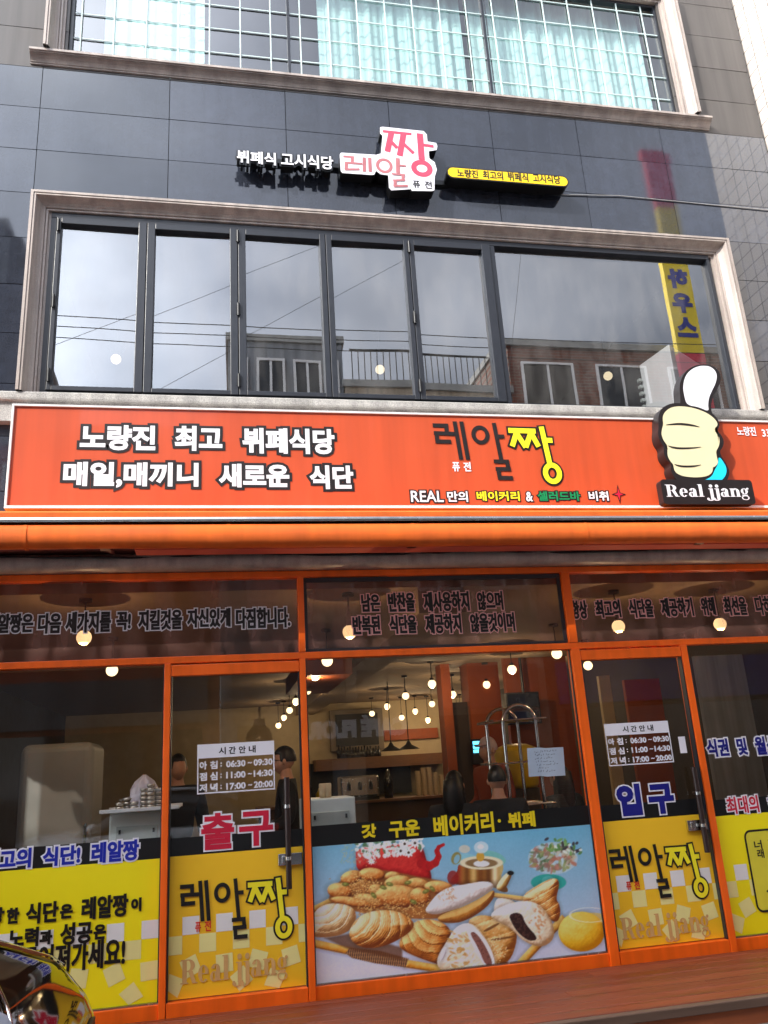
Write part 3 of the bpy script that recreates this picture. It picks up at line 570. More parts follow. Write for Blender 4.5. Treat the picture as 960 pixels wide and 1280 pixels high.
    for c in ((610, 170), (635, 125), (700, 120), (660, 180), (520, 125), (530, 190), (455, 185), (430, 150), (400, 195), (425, 235)):
        q = A(c); r = 5.8 if c[0] > 590 else 4
        for k in range(8): flat(ell((q[0] + r * .6 * math.cos(k * .785), q[1] + r * .6 * math.sin(k * .785)), r * .5, r * .24, k * 45), (246, 244, 240))
        flat(ell(q, r * .28, r * .28), (70, 46, 28) if c[0] > 590 else (225, 225, 190))
    # gold teapot
    gp = smooth([B(p) for p in ((60, 240), (100, 225), (320, 225), (335, 262), (310, 330), (370, 400), (330, 415), (270, 370), (18, 365), (12, 330), (55, 290))])
    g_ = sd(gp); flat(g_, (196, 140, 62)); xx = (PX - B((20, 0))[0]) / (B((330, 0))[0] - B((20, 0))[0])
    for c_, w_2, cc, al in ((.10, .10, (150, 34, 26), .9), (.30, .07, (110, 58, 20), .8), (.44, .06, (240, 206, 130), .9), (.56, .09, (120, 62, 22), .85), (.72, .08, (90, 44, 16), .8), (.84, .06, (250, 234, 190), .95), (.97, .06, (206, 190, 130), .8)):
        blend(sm(g_) * al * np.exp(-((xx - c_) / w_2) ** 2), col(cc))
    blend(sm(g_) * np.clip((PY - B((0, 330))[1]) / 10, 0, 1) * .6, col((84, 40, 18)))
    lump(sd(smooth([B(p) for p in ((275, 385), (345, 290), (385, 290), (375, 330), (330, 412))])), 7, (120, 70, 24), (204, 158, 80), (252, 236, 180), nz=.1)
    flat(ell(B((374, 294)), 4.2, 2.8), (14, 12, 12)); flat(ell(B((28, 322)), 7, 9), (150, 30, 26), .8)
    flat(ell(B((255, 205)), 19, 9, 12), (120, 196, 176), .7); flat(ell(B((110, 215)), 14, 8), (150, 214, 220), .6)
    flat(ell(B((200, 232)), 27, 8.5), (238, 226, 190)); flat(ell(B((200, 234)), 20, 5.5), (120, 84, 42), .8); flat(ell(B((200, 238)), 10, 4), (240, 244, 246)); flat(ell(B((193, 196)), 5, 6), (214, 164, 60))
    flat(ell(B((198, 140)), 9, 7.5), (214, 232, 240), .85); flat(ell(B((195, 136)), 4, 3), (255, 255, 255), .8); flat(ell(B((98, 150)), 7, 5), (226, 214, 190), .8)
    flat(ell(B((48, 205)), 6, 8, 20), (150, 142, 80)); flat(ell(B((52, 210)), 3.5, 6, 20), (136, 186, 206))
    # sweets bowl
    flat(ell(B((602, 350)), 22, 10.5), (52, 170, 158)); flat(ell(B((600, 340)), 8, 6), (96, 196, 190), .8)
    flat(ell(B((628, 205)), 31, 20), (196, 214, 222), .75)
    for i in range(150):
        q = B((rg_.uniform(495, 765), rg_.uniform(125, 275)))
        if ((q[0] - B((628, 205))[0]) / 29) ** 2 + ((q[1] - B((628, 205))[1]) / 17) ** 2 > 1: continue
        flat(ell(q, rg_.uniform(2.5, 6.5), rg_.uniform(1.5, 3), rg_.uniform(0, 180)), [(200, 222, 226), (196, 120, 96), (150, 160, 90), (206, 196, 170), (90, 120, 80), (150, 110, 100)][i % 6], .7)
    for i in range(34):
        q = B((rg_.uniform(590, 800), rg_.uniform(90, 165))); flat(ell((q[0], q[1] + max(0, (q[0] - 700) * .2)), rg_.uniform(2, 4.6), 1.7, rg_.uniform(0, 180)), [(120, 170, 90), (90, 140, 70), (226, 236, 226), (60, 50, 60)][i % 4], .9)
    # tray
    def rail(P, r, c1, c2):
        for p, q in zip(P, P[1:]):
            nx_, ny_ = q[0] - p[0], q[1] - p[1]; l = math.hypot(nx_, ny_); nx_, ny_ = -ny_ / l * r, nx_ / l * r
            lump(sd([(p[0] + nx_, p[1] + ny_), (q[0] + nx_, q[1] + ny_), (q[0] - nx_, q[1] - ny_), (p[0] - nx_, p[1] - ny_)]), r, c1, c2, (250, 206, 110), nz=.15)
    rail([A((20, 745)), A((330, 810)), A((640, 880)), A((920, 925))], 5.0, (150, 84, 20), (226, 150, 42)); rail([B((420, 850)), B((560, 700)), B((700, 560))], 5.0, (150, 84, 20), (224, 156, 52)); rail([A((20, 560)), A((180, 480))], 4, (150, 90, 30), (220, 150, 60)); rail([B((270, 425)), B((470, 450))], 3, (170, 110, 50), (236, 190, 120))
    wr_ = [A(p) for p in ((262, 815), (290, 780), (480, 800), (660, 850), (640, 905), (450, 880), (300, 845))]; s = sd(wr_); st = (np.sin((PX + PY * .15) * 2.3) > .1)[..., None]
    blend(sm(s, .8), np.where(st, col((176, 128, 84)), col((104, 70, 52))))
    flat(sd([A(p) for p in ((130, 720), (300, 690), (620, 780), (620, 860), (280, 790))]), (104, 58, 32), .75, 3)
    # bread crust with cheese crumbs
    BR = ((112, 44, 10), (206, 112, 40), (252, 204, 124))
    flat(sd(smooth([A(p) for p in ((150, 460), (240, 330), (480, 280), (700, 330), (950, 370), (1000, 520), (900, 600), (640, 600), (340, 560), (170, 500))])), (176, 106, 50), 1, 2)
    for x, y, rx, ry, an in ((300, 335, 70, 42, -15), (430, 318, 82, 42, 5), (560, 330, 50, 30, 0), (225, 425, 78, 52, 12), (465, 425, 60, 44, 20), (595, 372, 88, 48, -5), (720, 378, 70, 38, 8), (850, 400, 90, 42, 5), (410, 485, 100, 42, 12), (600, 455, 150, 70, 5), (735, 455, 64, 52, 20), (290, 490, 120, 30, 8)):
        lump(ell(A((x, y)), rx / 5, ry / 5, an), ry / 5.6, *BR, seed=int(x), nz=.5)
    for i in range(760):
        u = rg_.random(); c = (rg_.normal(350, 60), rg_.normal(390, 45)) if u < .4 else (rg_.uniform(340, 800), 470 + rg_.normal(60, 35)); flat(ell(A(c), rg_.uniform(.5, 1.1), rg_.uniform(.4, .8)), [(250, 214, 140), (230, 176, 96), (196, 124, 56)][i % 3], .9, 1)
    for c in ((262, 380), (440, 450), (500, 400), (540, 380), (655, 370), (690, 490), (770, 425), (810, 410)): flat(ell(A(c), 4.6, 2.6, rg_.uniform(-40, 60)), (116, 118, 50), .9); flat(ell((A(c)[0] - .7, A(c)[1] - .6), 2, 1.2), (176, 180, 96), .8)
    # right croissant, buns
    CR = ((126, 56, 12), (226, 146, 60), (255, 232, 168))
    lump(sd(smooth([B(p) for p in ((415, 445), (560, 350), (640, 318), (672, 350), (645, 450), (668, 480), (676, 540), (650, 600), (560, 540))])), 15, *CR, rid=1.2, fr=.7, an=60, seed=31)
    lump(sd(smooth([B(p) for p in ((270, 560), (280, 450), (330, 440), (420, 470), (400, 560))])), 9, (150, 110, 80), (226, 200, 170), (250, 244, 232), seed=33)
    lump(sd(smooth([B(p) for p in ((-70, 560), (0, 525), (80, 500), (200, 440), (276, 385), (280, 440), (210, 520), (90, 588), (10, 595), (-50, 590))])), 12, (130, 66, 18), (206, 132, 48), (238, 184, 100), seed=12)
    lump(sd(smooth([A((757, 555)), A((790, 500)), A((850, 430)), A((930, 393)), B((100, 362)), B((200, 343)), B((262, 348)), B((278, 385)), B((200, 435)), B((70, 502)), B((0, 522)), A((830, 575))])), 11, (176, 152, 140), (232, 220, 214), (255, 252, 248), seed=14, nz=.9)
    for i in range(46): c = A((rg_.uniform(830, 960), rg_.uniform(405, 480))); flat(ell(c, 1.4, .5, rg_.uniform(0, 90)), (206, 150, 100), .7)
    lump(sd(smooth([B(p) for p in ((100, 590), (180, 540), (290, 558), (400, 608), (418, 690), (370, 830), (280, 850), (220, 720))])), 17, (140, 74, 20), (222, 156, 74), (250, 214, 148), rid=.8, fr=.33, an=70, seed=17)
    flat(sd(smooth([B(p) for p in ((205, 640), (300, 590), (310, 600), (225, 650))])), (110, 60, 24), .8); flat(sd(smooth([B(p) for p in ((250, 690), (400, 668), (402, 680), (265, 702))])), (110, 60, 24), .8)
    for i in range(90): c = B((rg_.normal(290, 30), rg_.normal(760, 55))); flat(ell(c, .8, .8), (250, 224, 170), .9)
    lump(sd(smooth([B(p) for p in ((240, 545), (330, 485), (470, 452), (560, 488), (630, 590), (640, 690), (560, 745), (450, 705), (380, 625), (300, 590))])), 15, (176, 132, 90), (234, 214, 180), (252, 248, 236), seed=19, nz=.8)
    for i in range(40): c = B((rg_.normal(560, 30), rg_.normal(560, 60))); flat(ell(c, rg_.uniform(1, 3), 1.4, rg_.uniform(20, 80)), (214, 150, 90), .6)
    s = sd(smooth([B(p) for p in ((360, 540), (440, 528), (462, 600), (545, 688), (490, 706), (420, 655), (385, 600))])); flat(s, (48, 26, 24)); blend(sm(s) * np.clip(noise(2.2, 8) * 3, 0, 1) * .6, col((110, 72, 62)))
    # croissants in front
    lump(sd(smooth([A(p) for p in ((40, 640), (60, 560), (110, 512), (190, 498), (290, 512), (332, 560), (325, 625), (270, 690), (150, 718), (40, 712))])), 20, (168, 110, 60), (234, 196, 136), (255, 244, 214), rid=1.6, fr=.62, an=55, cv=.02, seed=21, ctr=A((190, 610)))
    lump(sd(smooth([A(p) for p in ((590, 760), (640, 670), (690, 620), (760, 598), (850, 608), (922, 655), (930, 720), (880, 860), (915, 905), (760, 860), (630, 805))])), 20, (116, 50, 10), (216, 128, 48), (255, 216, 136), rid=1.8, fr=.55, an=-60, cv=-.02, seed=23, ctr=A((760, 740)))
    lump(sd(smooth([A(p) for p in ((275, 700), (310, 620), (380, 560), (510, 538), (620, 558), (690, 610), (694, 655), (640, 705), (540, 760), (430, 788), (330, 770))])), 22, (126, 56, 14), (230, 154, 68), (255, 234, 176), rid=1.9, fr=.5, an=25, cv=.018, seed=25, ctr=A((470, 660)))
    # almond cream cake
    lump(sd(smooth([B(p) for p in ((-60, 870), (-70, 800), (0, 690), (40, 620), (110, 588), (180, 615), (250, 730), (300, 850), (260, 900), (20, 900))])), 14, (196, 150, 100), (240, 220, 188), (255, 252, 244), seed=27, nz=1.2)
    for i in range(70): c = B((rg_.uniform(0, 120), rg_.uniform(640, 860))); flat(ell(c, rg_.uniform(2, 4.5), rg_.uniform(1, 2.4), rg_.uniform(-50, 50)), [(250, 232, 196), (226, 184, 120), (214, 166, 90), (255, 248, 232)][i % 4], .85)
    flat(sd(smooth([B(p) for p in ((95, 600), (140, 592), (250, 720), (290, 860), (225, 870), (130, 700))])), (250, 248, 250)); s = sd(smooth([B(p) for p in ((125, 650), (165, 645), (230, 740), (275, 850), (222, 850), (180, 740))])); flat(s, (146, 94, 82)); blend(sm(s) * np.clip(noise(2, 18) * 2.5, 0, 1) * .6, col((94, 54, 50)))
    lump(ell(A((878, 820)), 3, 9, 20), 4, (190, 180, 180), (238, 236, 240), (255, 255, 255))
    # juice
    s = ell(B((800, 645)), 29, 25, 0); lump(s, 22, (196, 130, 10), (236, 188, 40), (252, 224, 110), nz=.1, seed=29); flat(ell(B((860, 565)), 25, 7), (244, 206, 80), .6); e = np.abs(ell(B((850, 545)), 25, 9)); flat(.5 - e, (246, 246, 236), .7, .8)
    img[:] = np.clip(img * 1.0 + noise(1.6, 40, 1)[..., None] * 7, 0, 255)
    L = img / 255; L = np.where(L <= .04045, L / 12.92, ((L + .055) / 1.055) ** 2.4); L = np.minimum(L * 1.12, .92)
    me = bpy.data.meshes.new('bakery_picture'); n = NX * NZ
    co = np.stack([X, np.full_like(X, 6.3955), Z], -1).reshape(-1, 3); ii = np.arange(n).reshape(NZ, NX)
    fc = np.stack([ii[:-1, :-1], ii[:-1, 1:], ii[1:, 1:], ii[1:, :-1]], -1).reshape(-1, 4)
    me.from_pydata(co.tolist(), [], fc.tolist()); ca = me.color_attributes.new('print', 'FLOAT_COLOR', 'POINT'); ca.data.foreach_set('color', np.concatenate([L.reshape(-1, 3), np.ones((n, 1))], 1).astype(np.float32).ravel())
    m = bpy.data.materials.new('printed_picture'); m.use_nodes = True; t = m.node_tree; a = t.nodes.new('ShaderNodeVertexColor'); a.layer_name = 'print'; b = t.nodes['Principled BSDF']; b.inputs['Roughness'].default_value = .35; t.links.new(a.outputs[0], b.inputs['Base Color'])
    me.materials.append(m); o = bpy.data.objects.new('bakery_picture', me); C.objects.link(o); attach(o, wm_); lab(o, 'printed picture of breads, croissants, red pot and juice')
poster()

# ---------------------------------------------------------------- the two doors
def door(x0, x1, label):
    k = MB(); yy = (6.352, 6.43)
    k.box(x0, x1, *yy, 2.385, 2.466)
    d = lab(k.build('door', 'orange_frame', bld, .004), label)
    k = MB(); k.box(x0, x1, *yy, .139, .236); k.build('bottom_rail', 'orange_frame', d, .004)
    k = MB(); k.box(x0, x0 + .008, 6.36, 6.42, .237, 2.384); k.box(x1 - .008, x1, 6.36, 6.42, .237, 2.384); k.build('edge_strip', 'black_frame', d)
    g = MB(); g.rect(x0 + .008, x1 - .008, .236, 2.385, 6.40); g.build('glass', 'store_glass', d)
    film(d, x0 + .009, x1 - .009, 1.138, 1.257, 'band_black', name='black_band'); film(d, x0 + .009, x1 - .009, .244, 1.1375, 'amber_film', name='amber_film')
    return d
dl = door(-.366, .581, 'left glass door with exit lettering in red'); dr = door(2.889, 3.792, 'right glass door with entrance lettering in blue')
checks(dl, -.357, .572, .09, 6.396); checks(dr, 2.898, 3.783, .06, 6.396)
def hours(d, bx):
    x0, x1, z0, z1 = bx; W_ = x1 - x0; H = z1 - z0; y = 6.395; t = .009
    k = MB(); k.rect(x0, x1, z1 - .285 * H, z1, y); k.rect(x0, x0 + t, z0, z1 - .285 * H, y); k.rect(x1 - t, x1, z0, z1 - .285 * H, y); k.rect(x0 + t, x1 - t, z0, z0 + t, y); k.build('hours_sticker', 'white_vinyl', d)
    f = MB()
    for i, c in enumerate('시간안내'): put_text(f, None, c, (x0 + W_ * (.275 + .13 * i), x0 + W_ * (.365 + .13 * i), z1 - .225 * H, z1 - .075 * H), y - .001, .0015)
    f.build('hours_heading', 'black_vinyl', d)
    f = MB()
    for r, (a, c, l, m) in enumerate((('아', '침', '06:30', '09:30'), ('점', '심', '11:00', '14:30'), ('저', '녁', '17:00', '20:00'))):
        zc = z1 - (.43 + .225 * r) * H; h = .082 * H
        for s, u0, u1 in ((a, .03, .125), (c, .165, .26)): put_text(f, None, s, (x0 + W_ * u0, x0 + W_ * u1, zc - h, zc + h), y - .001, .0025)
        put_text(f, None, ':', (x0 + W_ * .295, x0 + W_ * .315, zc - h * .5, zc + h * .5), y - .001, .001)
        put_text(f, None, l, (x0 + W_ * .37, x0 + W_ * .62, zc - h * .82, zc + h * .82), y - .001, .0025); put_text(f, None, '~', (x0 + W_ * .65, x0 + W_ * .705, zc - h * .15, zc + h * .2), y - .001, .002); put_text(f, None, m, (x0 + W_ * .725, x0 + W_ * .975, zc - h * .82, zc + h * .82), y - .001, .0025)
    f.build('hours_lettering', 'white_vinyl', d)
hours(dl, (-.175, .383, 1.541, 1.886)); hours(dr, (3.029, 3.594, 1.545, 1.872))
words([('출', zd(228, 872), zd(410, 1060)), ('구', zd(436, 862), zd(626, 1040))], 6.393, .009, .011, 'crimson_vinyl', 'white_vinyl', dl, 'exit_lettering')
words([('입', zr(386, 304), zr(493, 416)), ('구', zr(504, 303), zr(616, 408))], 6.393, .014, .011, 'navy_vinyl', 'white_vinyl', dr, 'entrance_lettering')
bl = (at(225, 1115)[0], at(365, 1158)[0], at(352, 1172.5)[1], at(351, 1092)[1]); br_ = (at(760.5, 1068)[0], at(884.5, 1113)[0], at(875, 1121.5)[1], at(866, 1050)[1])
brand_mark(bl, 6.391, dl, 'yellow_vinyl', 'black_vinyl'); brand_mark(br_, 6.391, dr, 'yellow_vinyl', 'black_vinyl')
zq = lambda x, y: zs(x, y, 215, 1080, 5.647)
words([('퓨', zq(163, 410), zq(206, 478)), ('전', zq(230, 402), zq(276, 472))], 6.392, .0018, 0, 'red_vinyl', None, dl, 'small_red_lettering')
words([('퓨', zr(426, 667), zr(450, 696)), ('전', zr(456, 664), zr(481, 694))], 6.392, .0018, 0, 'red_vinyl', None, dr, 'small_red_lettering')
for d, tl, br in ((dl, zq(62, 672), zq(822, 760)), (dr, zr(402, 800), zr(744, 848))):
    k = MB(); x0, z1 = at(*tl); x1, z0 = at(*br); serif_word(k, 'Real jjang', (x0, x1, z1 - .205, z1 - .0), 6.393); k.build('faded_serif_lettering', 'film_brown', d)
def handle(d, x, z0, z1, lx0, lx1):
    k = MB(); k.tube([(x, 6.335, z0), (x, 6.335, z1)], .021, 10); 
    for z in (z0 + .2, z1 - .2): k.tube([(x, 6.335, z), (x, 6.40, z)], .012, 8)
    h = k.build('pull_handle', 'dark_handle', d)
    k = MB()
    for z in (z0 + .2, z1 - .2): k.tube([(x, 6.335, z - .012), (x, 6.335, z + .012)], .0225, 12)
    k.build('handle_ring', 'steel', d)
    k = MB(); k.box(lx0, lx1, 6.37, 6.41, 1.02, 1.10); k.box(lx0 + .025, lx0 + .05, 6.362, 6.3695, 1.035, 1.085); k.build('lock_plate', 'chrome', d, .004)
handle(dl, .465, .87, 1.62, .395, .566); handle(dr, 3.722, .86, 1.50, 3.612, 3.785)
tg = MB(); a = at(847, 921); tg.rect(a[0], a[0] + .06, a[1] - .13, a[1], 6.394); tg.build('small_white_sticker', 'white_vinyl', dr)
# ================================================================ SIGNS
def thick_outline(poly, y0, y1, m, parent, name):
    k = MB(); k.prism(poly, y0, y1); return k.build(name, m, parent)
YS = 6.10
sg = thing('sign_board', 'long orange red shop sign above the awning with white and black lettering', 'sign', (2.0, YS, 3.62))
k = MB(); k.box(-1.535, 5.6, YS + .004, 6.30, 3.632, 4.425); k.build('sign_face', 'sign_red', sg)
k = MB(); t = .018
k.box(-1.553, 5.618, YS - .012, 6.305, 4.4255, 4.443); k.box(-1.553, 5.618, YS - .012, 6.305, 3.608, 3.6315); k.box(-1.553, -1.5355, YS - .012, 6.305, 3.632, 4.425); k.box(5.6005, 5.618, YS - .012, 6.305, 3.632, 4.425)
k.build('sign_trim', 'white_trim', sg, .003)
k = MB()
for x in (-1.2, .2, 1.7, 3.2, 4.7): k.box(x, x + .04, 6.306, F - .002, 3.70, 4.36)
k.build('mounting_bracket', 'black_frame', sg)
z5 = lambda x, y: zs(x, y, 0, 490, 2); zf = lambda x, y: zs(x, y, 500, 500, 2.8235)
yl = YS - .001
words([('노량진', z5(202, 81), z5(388, 147)), ('최고', z5(438, 84), z5(556, 148)), ('뷔페식당', z5(606, 89), z5(838, 156)), ('매일,매끼니', z5(160, 174), z5(496, 239)), ('새로운', z5(548, 179), z5(724, 239)), ('식단', z5(774, 183), z5(885, 243))], yl, .0088, .022, 'white_vinyl', 'sign_black', sg, 'white_slogan')
x0, z1 = at(*zs(55, 60, 530, 515, 5.333), YS); x1, _ = at(*zs(915, 400, 530, 515, 5.333), YS); _, z0 = at(*zs(850, 478, 530, 515, 5.333), YS)
brand_mark((x0, x1, z0, z1), yl, sg, 'yellow_vinyl', 'sign_black')
words([('퓨', zf(183, 219), zf(213, 252)), ('전', zf(223, 219), zf(252, 252))], yl, .0025, 0, 'white_vinyl', None, sg, 'small_white_lettering')
words([('REAL', zf(37, 320), zf(155, 360))], yl, .002, .011, 'white_vinyl', 'sign_black', sg, 'white_subtitle')
words([('만의', zf(165, 322), zf(241, 360)), ('비취', zf(664, 322), zf(738, 356)), ('&', zf(442, 324), zf(470, 358))], yl, .0028, .009, 'white_vinyl', 'sign_black', sg, 'white_subtitle')
words([('베이커리', zf(269, 322), zf(424, 356))], yl, .0028, .009, 'yellow_vinyl', 'sign_black', sg, 'yellow_subtitle')
words([('셀러드바', zf(484, 322), zf(638, 356))], yl, .0028, .009, 'green_vinyl', 'sign_black', sg, 'green_subtitle')
words([('노량진', (920, 533), (946, 545)), ('3호점', (951, 535), (978, 547))], yl, .002, 0, 'white_vinyl', None, sg, 'small_white_lettering')
cx, cz = at(*zf(772, 333), YS)
def star(r1, r2): return [(cx + r * math.sin(R_(45 * i)), cz + r * (1.25 if i % 4 == 0 else .75 if i % 2 == 0 else 1) * math.cos(R_(45 * i))) for i in range(8) for r in [(r1 if i % 2 == 0 else r2)]]
k = MB(); k.add([(a, yl, c) for a, c in star(.07, .022)], [tuple(range(8))]); k.build('star_outline', 'sign_black', sg)
k = MB(); k.add([(a, yl - .001, c) for a, c in star(.045, .014)], [tuple(range(8))]); k.build('red_star', 'crimson_vinyl', sg)
# thumb sign
ZT = lambda x, y, Y: at(*zs(x, y, 800, 440, 6), Y)
YT = 5.985
ts = thing('thumb_sign', 'cut out thumbs up hand sign with cream fist and blue cuff on black base', 'sign', (4.0, YT, 3.62))
def cut(pts, Y, rounds=2):
    P = [ZT(x, y, Y) for x, y in pts]
    for _ in range(rounds):
        P = [q for a, c in zip(P, P[1:] + P[:1]) for q in ((a[0] * .75 + c[0] * .25, a[1] * .75 + c[1] * .25), (a[0] * .25 + c[0] * .75, a[1] * .25 + c[1] * .75))]
    return P
def flat(pts, Y, m, name, parent=ts, rounds=2):
    P = cut(pts, Y, rounds)
    bm = bmesh.new(); vs = [bm.verts.new((a, Y, c)) for a, c in P]; f = bm.faces.new(vs); bmesh.ops.triangulate(bm, faces=[f])
    me = bpy.data.meshes.new(name); bm.to_mesh(me); bm.free(); me.materials.append(MATS[m]); o = bpy.data.objects.new(name, me); C.objects.link(o); attach(o, parent); return o
def solid(P, y0, y1, m, name, parent=ts, fm=None):
    bm = bmesh.new(); n = len(P)
    A = [bm.verts.new((a, y0, c)) for a, c in P]; B = [bm.verts.new((a, y1, c)) for a, c in P]
    f = bm.faces.new(A); g = bm.faces.new(B[::-1]); fs = [f, g]
    for i in range(n): bm.faces.new((A[i], B[i], B[(i + 1) % n], A[(i + 1) % n]))
    if fm: f.material_index = 1
    bmesh.ops.recalc_face_normals(bm, faces=bm.faces); bmesh.ops.triangulate(bm, faces=fs)
    me = bpy.data.meshes.new(name); bm.to_mesh(me); bm.free(); me.materials.append(MATS[m])
    if fm: me.materials.append(MATS[fm])
    o = bpy.data.objects.new(name, me); C.objects.link(o); attach(o, parent); return o
thumb = [(300, 420), (303, 340), (296, 262), (308, 200), (345, 140), (400, 105), (460, 90), (525, 95), (575, 122), (603, 165), (606, 215), (590, 262), (562, 310), (542, 352), (532, 410), (540, 460), (560, 480), (450, 520), (330, 470)]
fist = [(140, 560), (136, 500), (150, 440), (190, 400), (260, 380), (340, 388), (420, 403), (500, 428), (560, 472), (592, 520), (597, 558), (578, 590), (612, 625), (630, 668), (624, 712), (592, 752), (642, 830), (672, 885), (668, 935), (640, 985), (500, 1010), (300, 985), (250, 930), (228, 880), (236, 838), (198, 806), (178, 760), (180, 710), (148, 670), (134, 615)]
solid(cut(thumb, YT), YT, 6.094, 'sign_black', 'thumb_cutout'); solid(cut(fist, YT - .004), YT - .004, 6.0945, 'sign_black', 'fist_cutout')
flat([(352, 398), (332, 330), (322, 262), (336, 190), (370, 142), (420, 112), (470, 102), (528, 108), (570, 145), (578, 192), (565, 240), (535, 300), (516, 345), (510, 400), (517, 448), (440, 412)], YT - .006, 'white_vinyl', 'white_thumb')
flat([(176, 545), (168, 490), (185, 450), (230, 415), (300, 405), (400, 418), (490, 450), (550, 490), (580, 528), (582, 552), (562, 570), (560, 594), (592, 632), (599, 672), (590, 712), (568, 745), (578, 790), (588, 832), (562, 862), (546, 862), (545, 902), (510, 930), (440, 942), (340, 936), (280, 915), (255, 885), (252, 845), (220, 810), (205, 770), (208, 702), (180, 670), (160, 620), (164, 580)], YT - .007, 'cream_vinyl', 'cream_fist')
for pts in ([(176, 548), (240, 536), (300, 530), (390, 540), (468, 568), (390, 556), (300, 546), (240, 548)], [(200, 698), (240, 708), (300, 716), (400, 714), (480, 709), (400, 726), (300, 730), (240, 722)], [(246, 836), (290, 848), (340, 852), (410, 850), (474, 842), (410, 864), (340, 866), (285, 860)]):
    flat(pts, YT - .009, 'sign_black', 'finger_line')
flat([(590, 775), (640, 845), (652, 890), (640, 932), (610, 966), (560, 996), (500, 1004), (440, 990), (396, 958), (480, 964), (540, 935), (562, 880), (586, 845)], YT - .008, 'cyan_vinyl', 'blue_cuff')
a = ZT(150, 955, YT - .02); c = ZT(872, 1142, YT - .02)
def rrect(x0, x1, z0, z1, r, n=6): return [(cx + r * math.cos(R_(t)), cz + r * math.sin(R_(t))) for cx, cz, s in ((x1 - r, z1 - r, 0), (x0 + r, z1 - r, 90), (x0 + r, z0 + r, 180), (x1 - r, z0 + r, 270)) for t in [s + 90 * i / n for i in range(n + 1)]]
solid(rrect(a[0], c[0], c[1], a[1], .03), YT - .02, 6.04, 'sign_black', 'sign_base')
k = MB(); q0 = ZT(184, 992, YT - .02); q1 = ZT(832, 1118, YT - .02); serif_word(k, 'Real jjang', (q0[0], q1[0], q1[1], q0[1]), YT - .0215); k.build('white_serif_lettering', 'white_vinyl', ts)
# upper signs
YU = 6.24; zu = lambda x, y: zs(x, y, 280, 140, 2.1818); zv = lambda x, y: zs(x, y, 415, 150, 6.6207)
ls = thing('channel_letter_sign', 'raised white letters with black sides left of the pink logo sign', 'sign', (.6, YU, 6.95))
f = MB(); sd = MB()
for b_, tl, br in (('뷔페식', zu(35, 103), zu(142, 146)), ('고시식당', zu(155, 110), zu(299, 158))): put_text(f, None, b_, box_at(tl, br, YU), YU, .004, 0, .115, sd)
f.build('letter_face', 'white_vinyl', ls); sd.build('letter_side', 'gloss_black', ls)
k = MB()
for b_, tl, br in (('뷔페식', zu(35, 103), zu(142, 146)), ('고시식당', zu(155, 110), zu(299, 158))): put_text(k, k, b_, box_at(tl, br, YU), YU + .012, .004, .014)
k.build('letter_edge', 'gloss_black', ls)
a = at(*zu(40, 146), YU + .12); c = at(*zu(318, 160), YU + .12); k = MB(); k.box(a[0], c[0], YU + .117, F - .004, c[1] + .03, c[1] + .075); k.build('mounting_rail', 'gloss_black', ls)
lg = thing('logo_sign', 'white cut out logo sign with pink and rose Korean lettering', 'sign', (1.5, YU, 7.0))
pan = [(398, 60), (420, 56), (760, 92), (785, 120), (790, 178), (862, 190), (872, 215), (866, 248), (800, 258), (806, 318), (850, 350), (868, 410), (850, 470), (848, 580), (830, 588), (660, 586), (655, 572), (490, 582), (472, 560), (466, 458), (400, 448), (365, 420), (350, 450), (335, 455), (85, 438), (72, 420), (64, 285), (76, 270), (365, 288), (405, 278), (418, 130), (398, 112)]
solid([at(*zv(x, y), YU) for x, y in pan], YU, YU + .12, 'gloss_black', 'logo_panel', lg, 'white_vinyl')
def zstrokes(L, rings, wd, m, name, y):
    k = MB(); s = (at(*zv(100, 300), y)[0] - at(*zv(0, 300), y)[0]) / 100
    for i, (p, q, ww) in enumerate(L): stroke(k, at(*zv(*p), y), at(*zv(*q), y), ww * s, y - .0003 * i)
    for cx, cy, rx, ry, ww in rings: c = at(*zv(cx, cy), y); ring(k, c[0], c[1], rx * s, ry * s, ww * s, y)
    return k.build(name, m, lg)
zstrokes([((420, 92), (658, 116), 26), ((492, 100), (458, 262), 50), ((480, 170), (540, 232), 32), ((592, 112), (560, 296), 50), ((590, 195), (675, 275), 30), ((726, 112), (742, 330), 54), ((750, 205), (840, 218), 26)], [(744, 400, 69, 62, 46)], 0, 'magenta_vinyl', 'pink_lettering', YU - .002)
zstrokes([((93, 300), (182, 308), 20), ((168, 300), (168, 350), 26), ((104, 352), (250, 362), 20), ((118, 345), (118, 412), 28), ((104, 408), (228, 408), 20), ((266, 310), (268, 428), 28), ((311, 312), (316, 430), 28), ((544, 316), (546, 440), 34), ((550, 376), (612, 382), 17), ((494, 446), (604, 456), 18), ((588, 450), (588, 500), 28), ((504, 500), (604, 498), 18), ((522, 495), (522, 552), 28), ((508, 548), (628, 546), 20)], [(433, 378, 57, 61, 27)], 0, 'rose_vinyl', 'rose_lettering', YU - .002)
f = MB(); put_text(f, None, '퓨', box_at(zv(664, 500), zv(732, 566), YU), YU - .002, .002); put_text(f, None, '전', box_at(zv(762, 504), zv(830, 572), YU), YU - .002, .002); f.build('small_black_lettering', 'black_vinyl', lg)
k = MB(); k.box(1.3, 1.9, YU + .121, F - .004, 6.92, 6.98); k.build('mounting_rail', 'gloss_black', lg)
ps = thing('pill_sign', 'long yellow rounded sign with black lettering right of the logo sign', 'sign', (2.7, YU, 6.97))
a = at(*zu(606, 148), YU); c = at(*zu(942, 206), YU); h = (a[1] - c[1]) / 2
PP = rrect(a[0], c[0], c[1], a[1], h * .96, 8)
solid(PP, YU, YU + .12, 'gloss_black', 'pill_box', ps)
Q = np.array(PP); solid([tuple(q) for q in offs(Q[::-1] if False else Q, -.012)], YU - .003, YU - .0005, 'pill_yellow', 'yellow_face', ps)
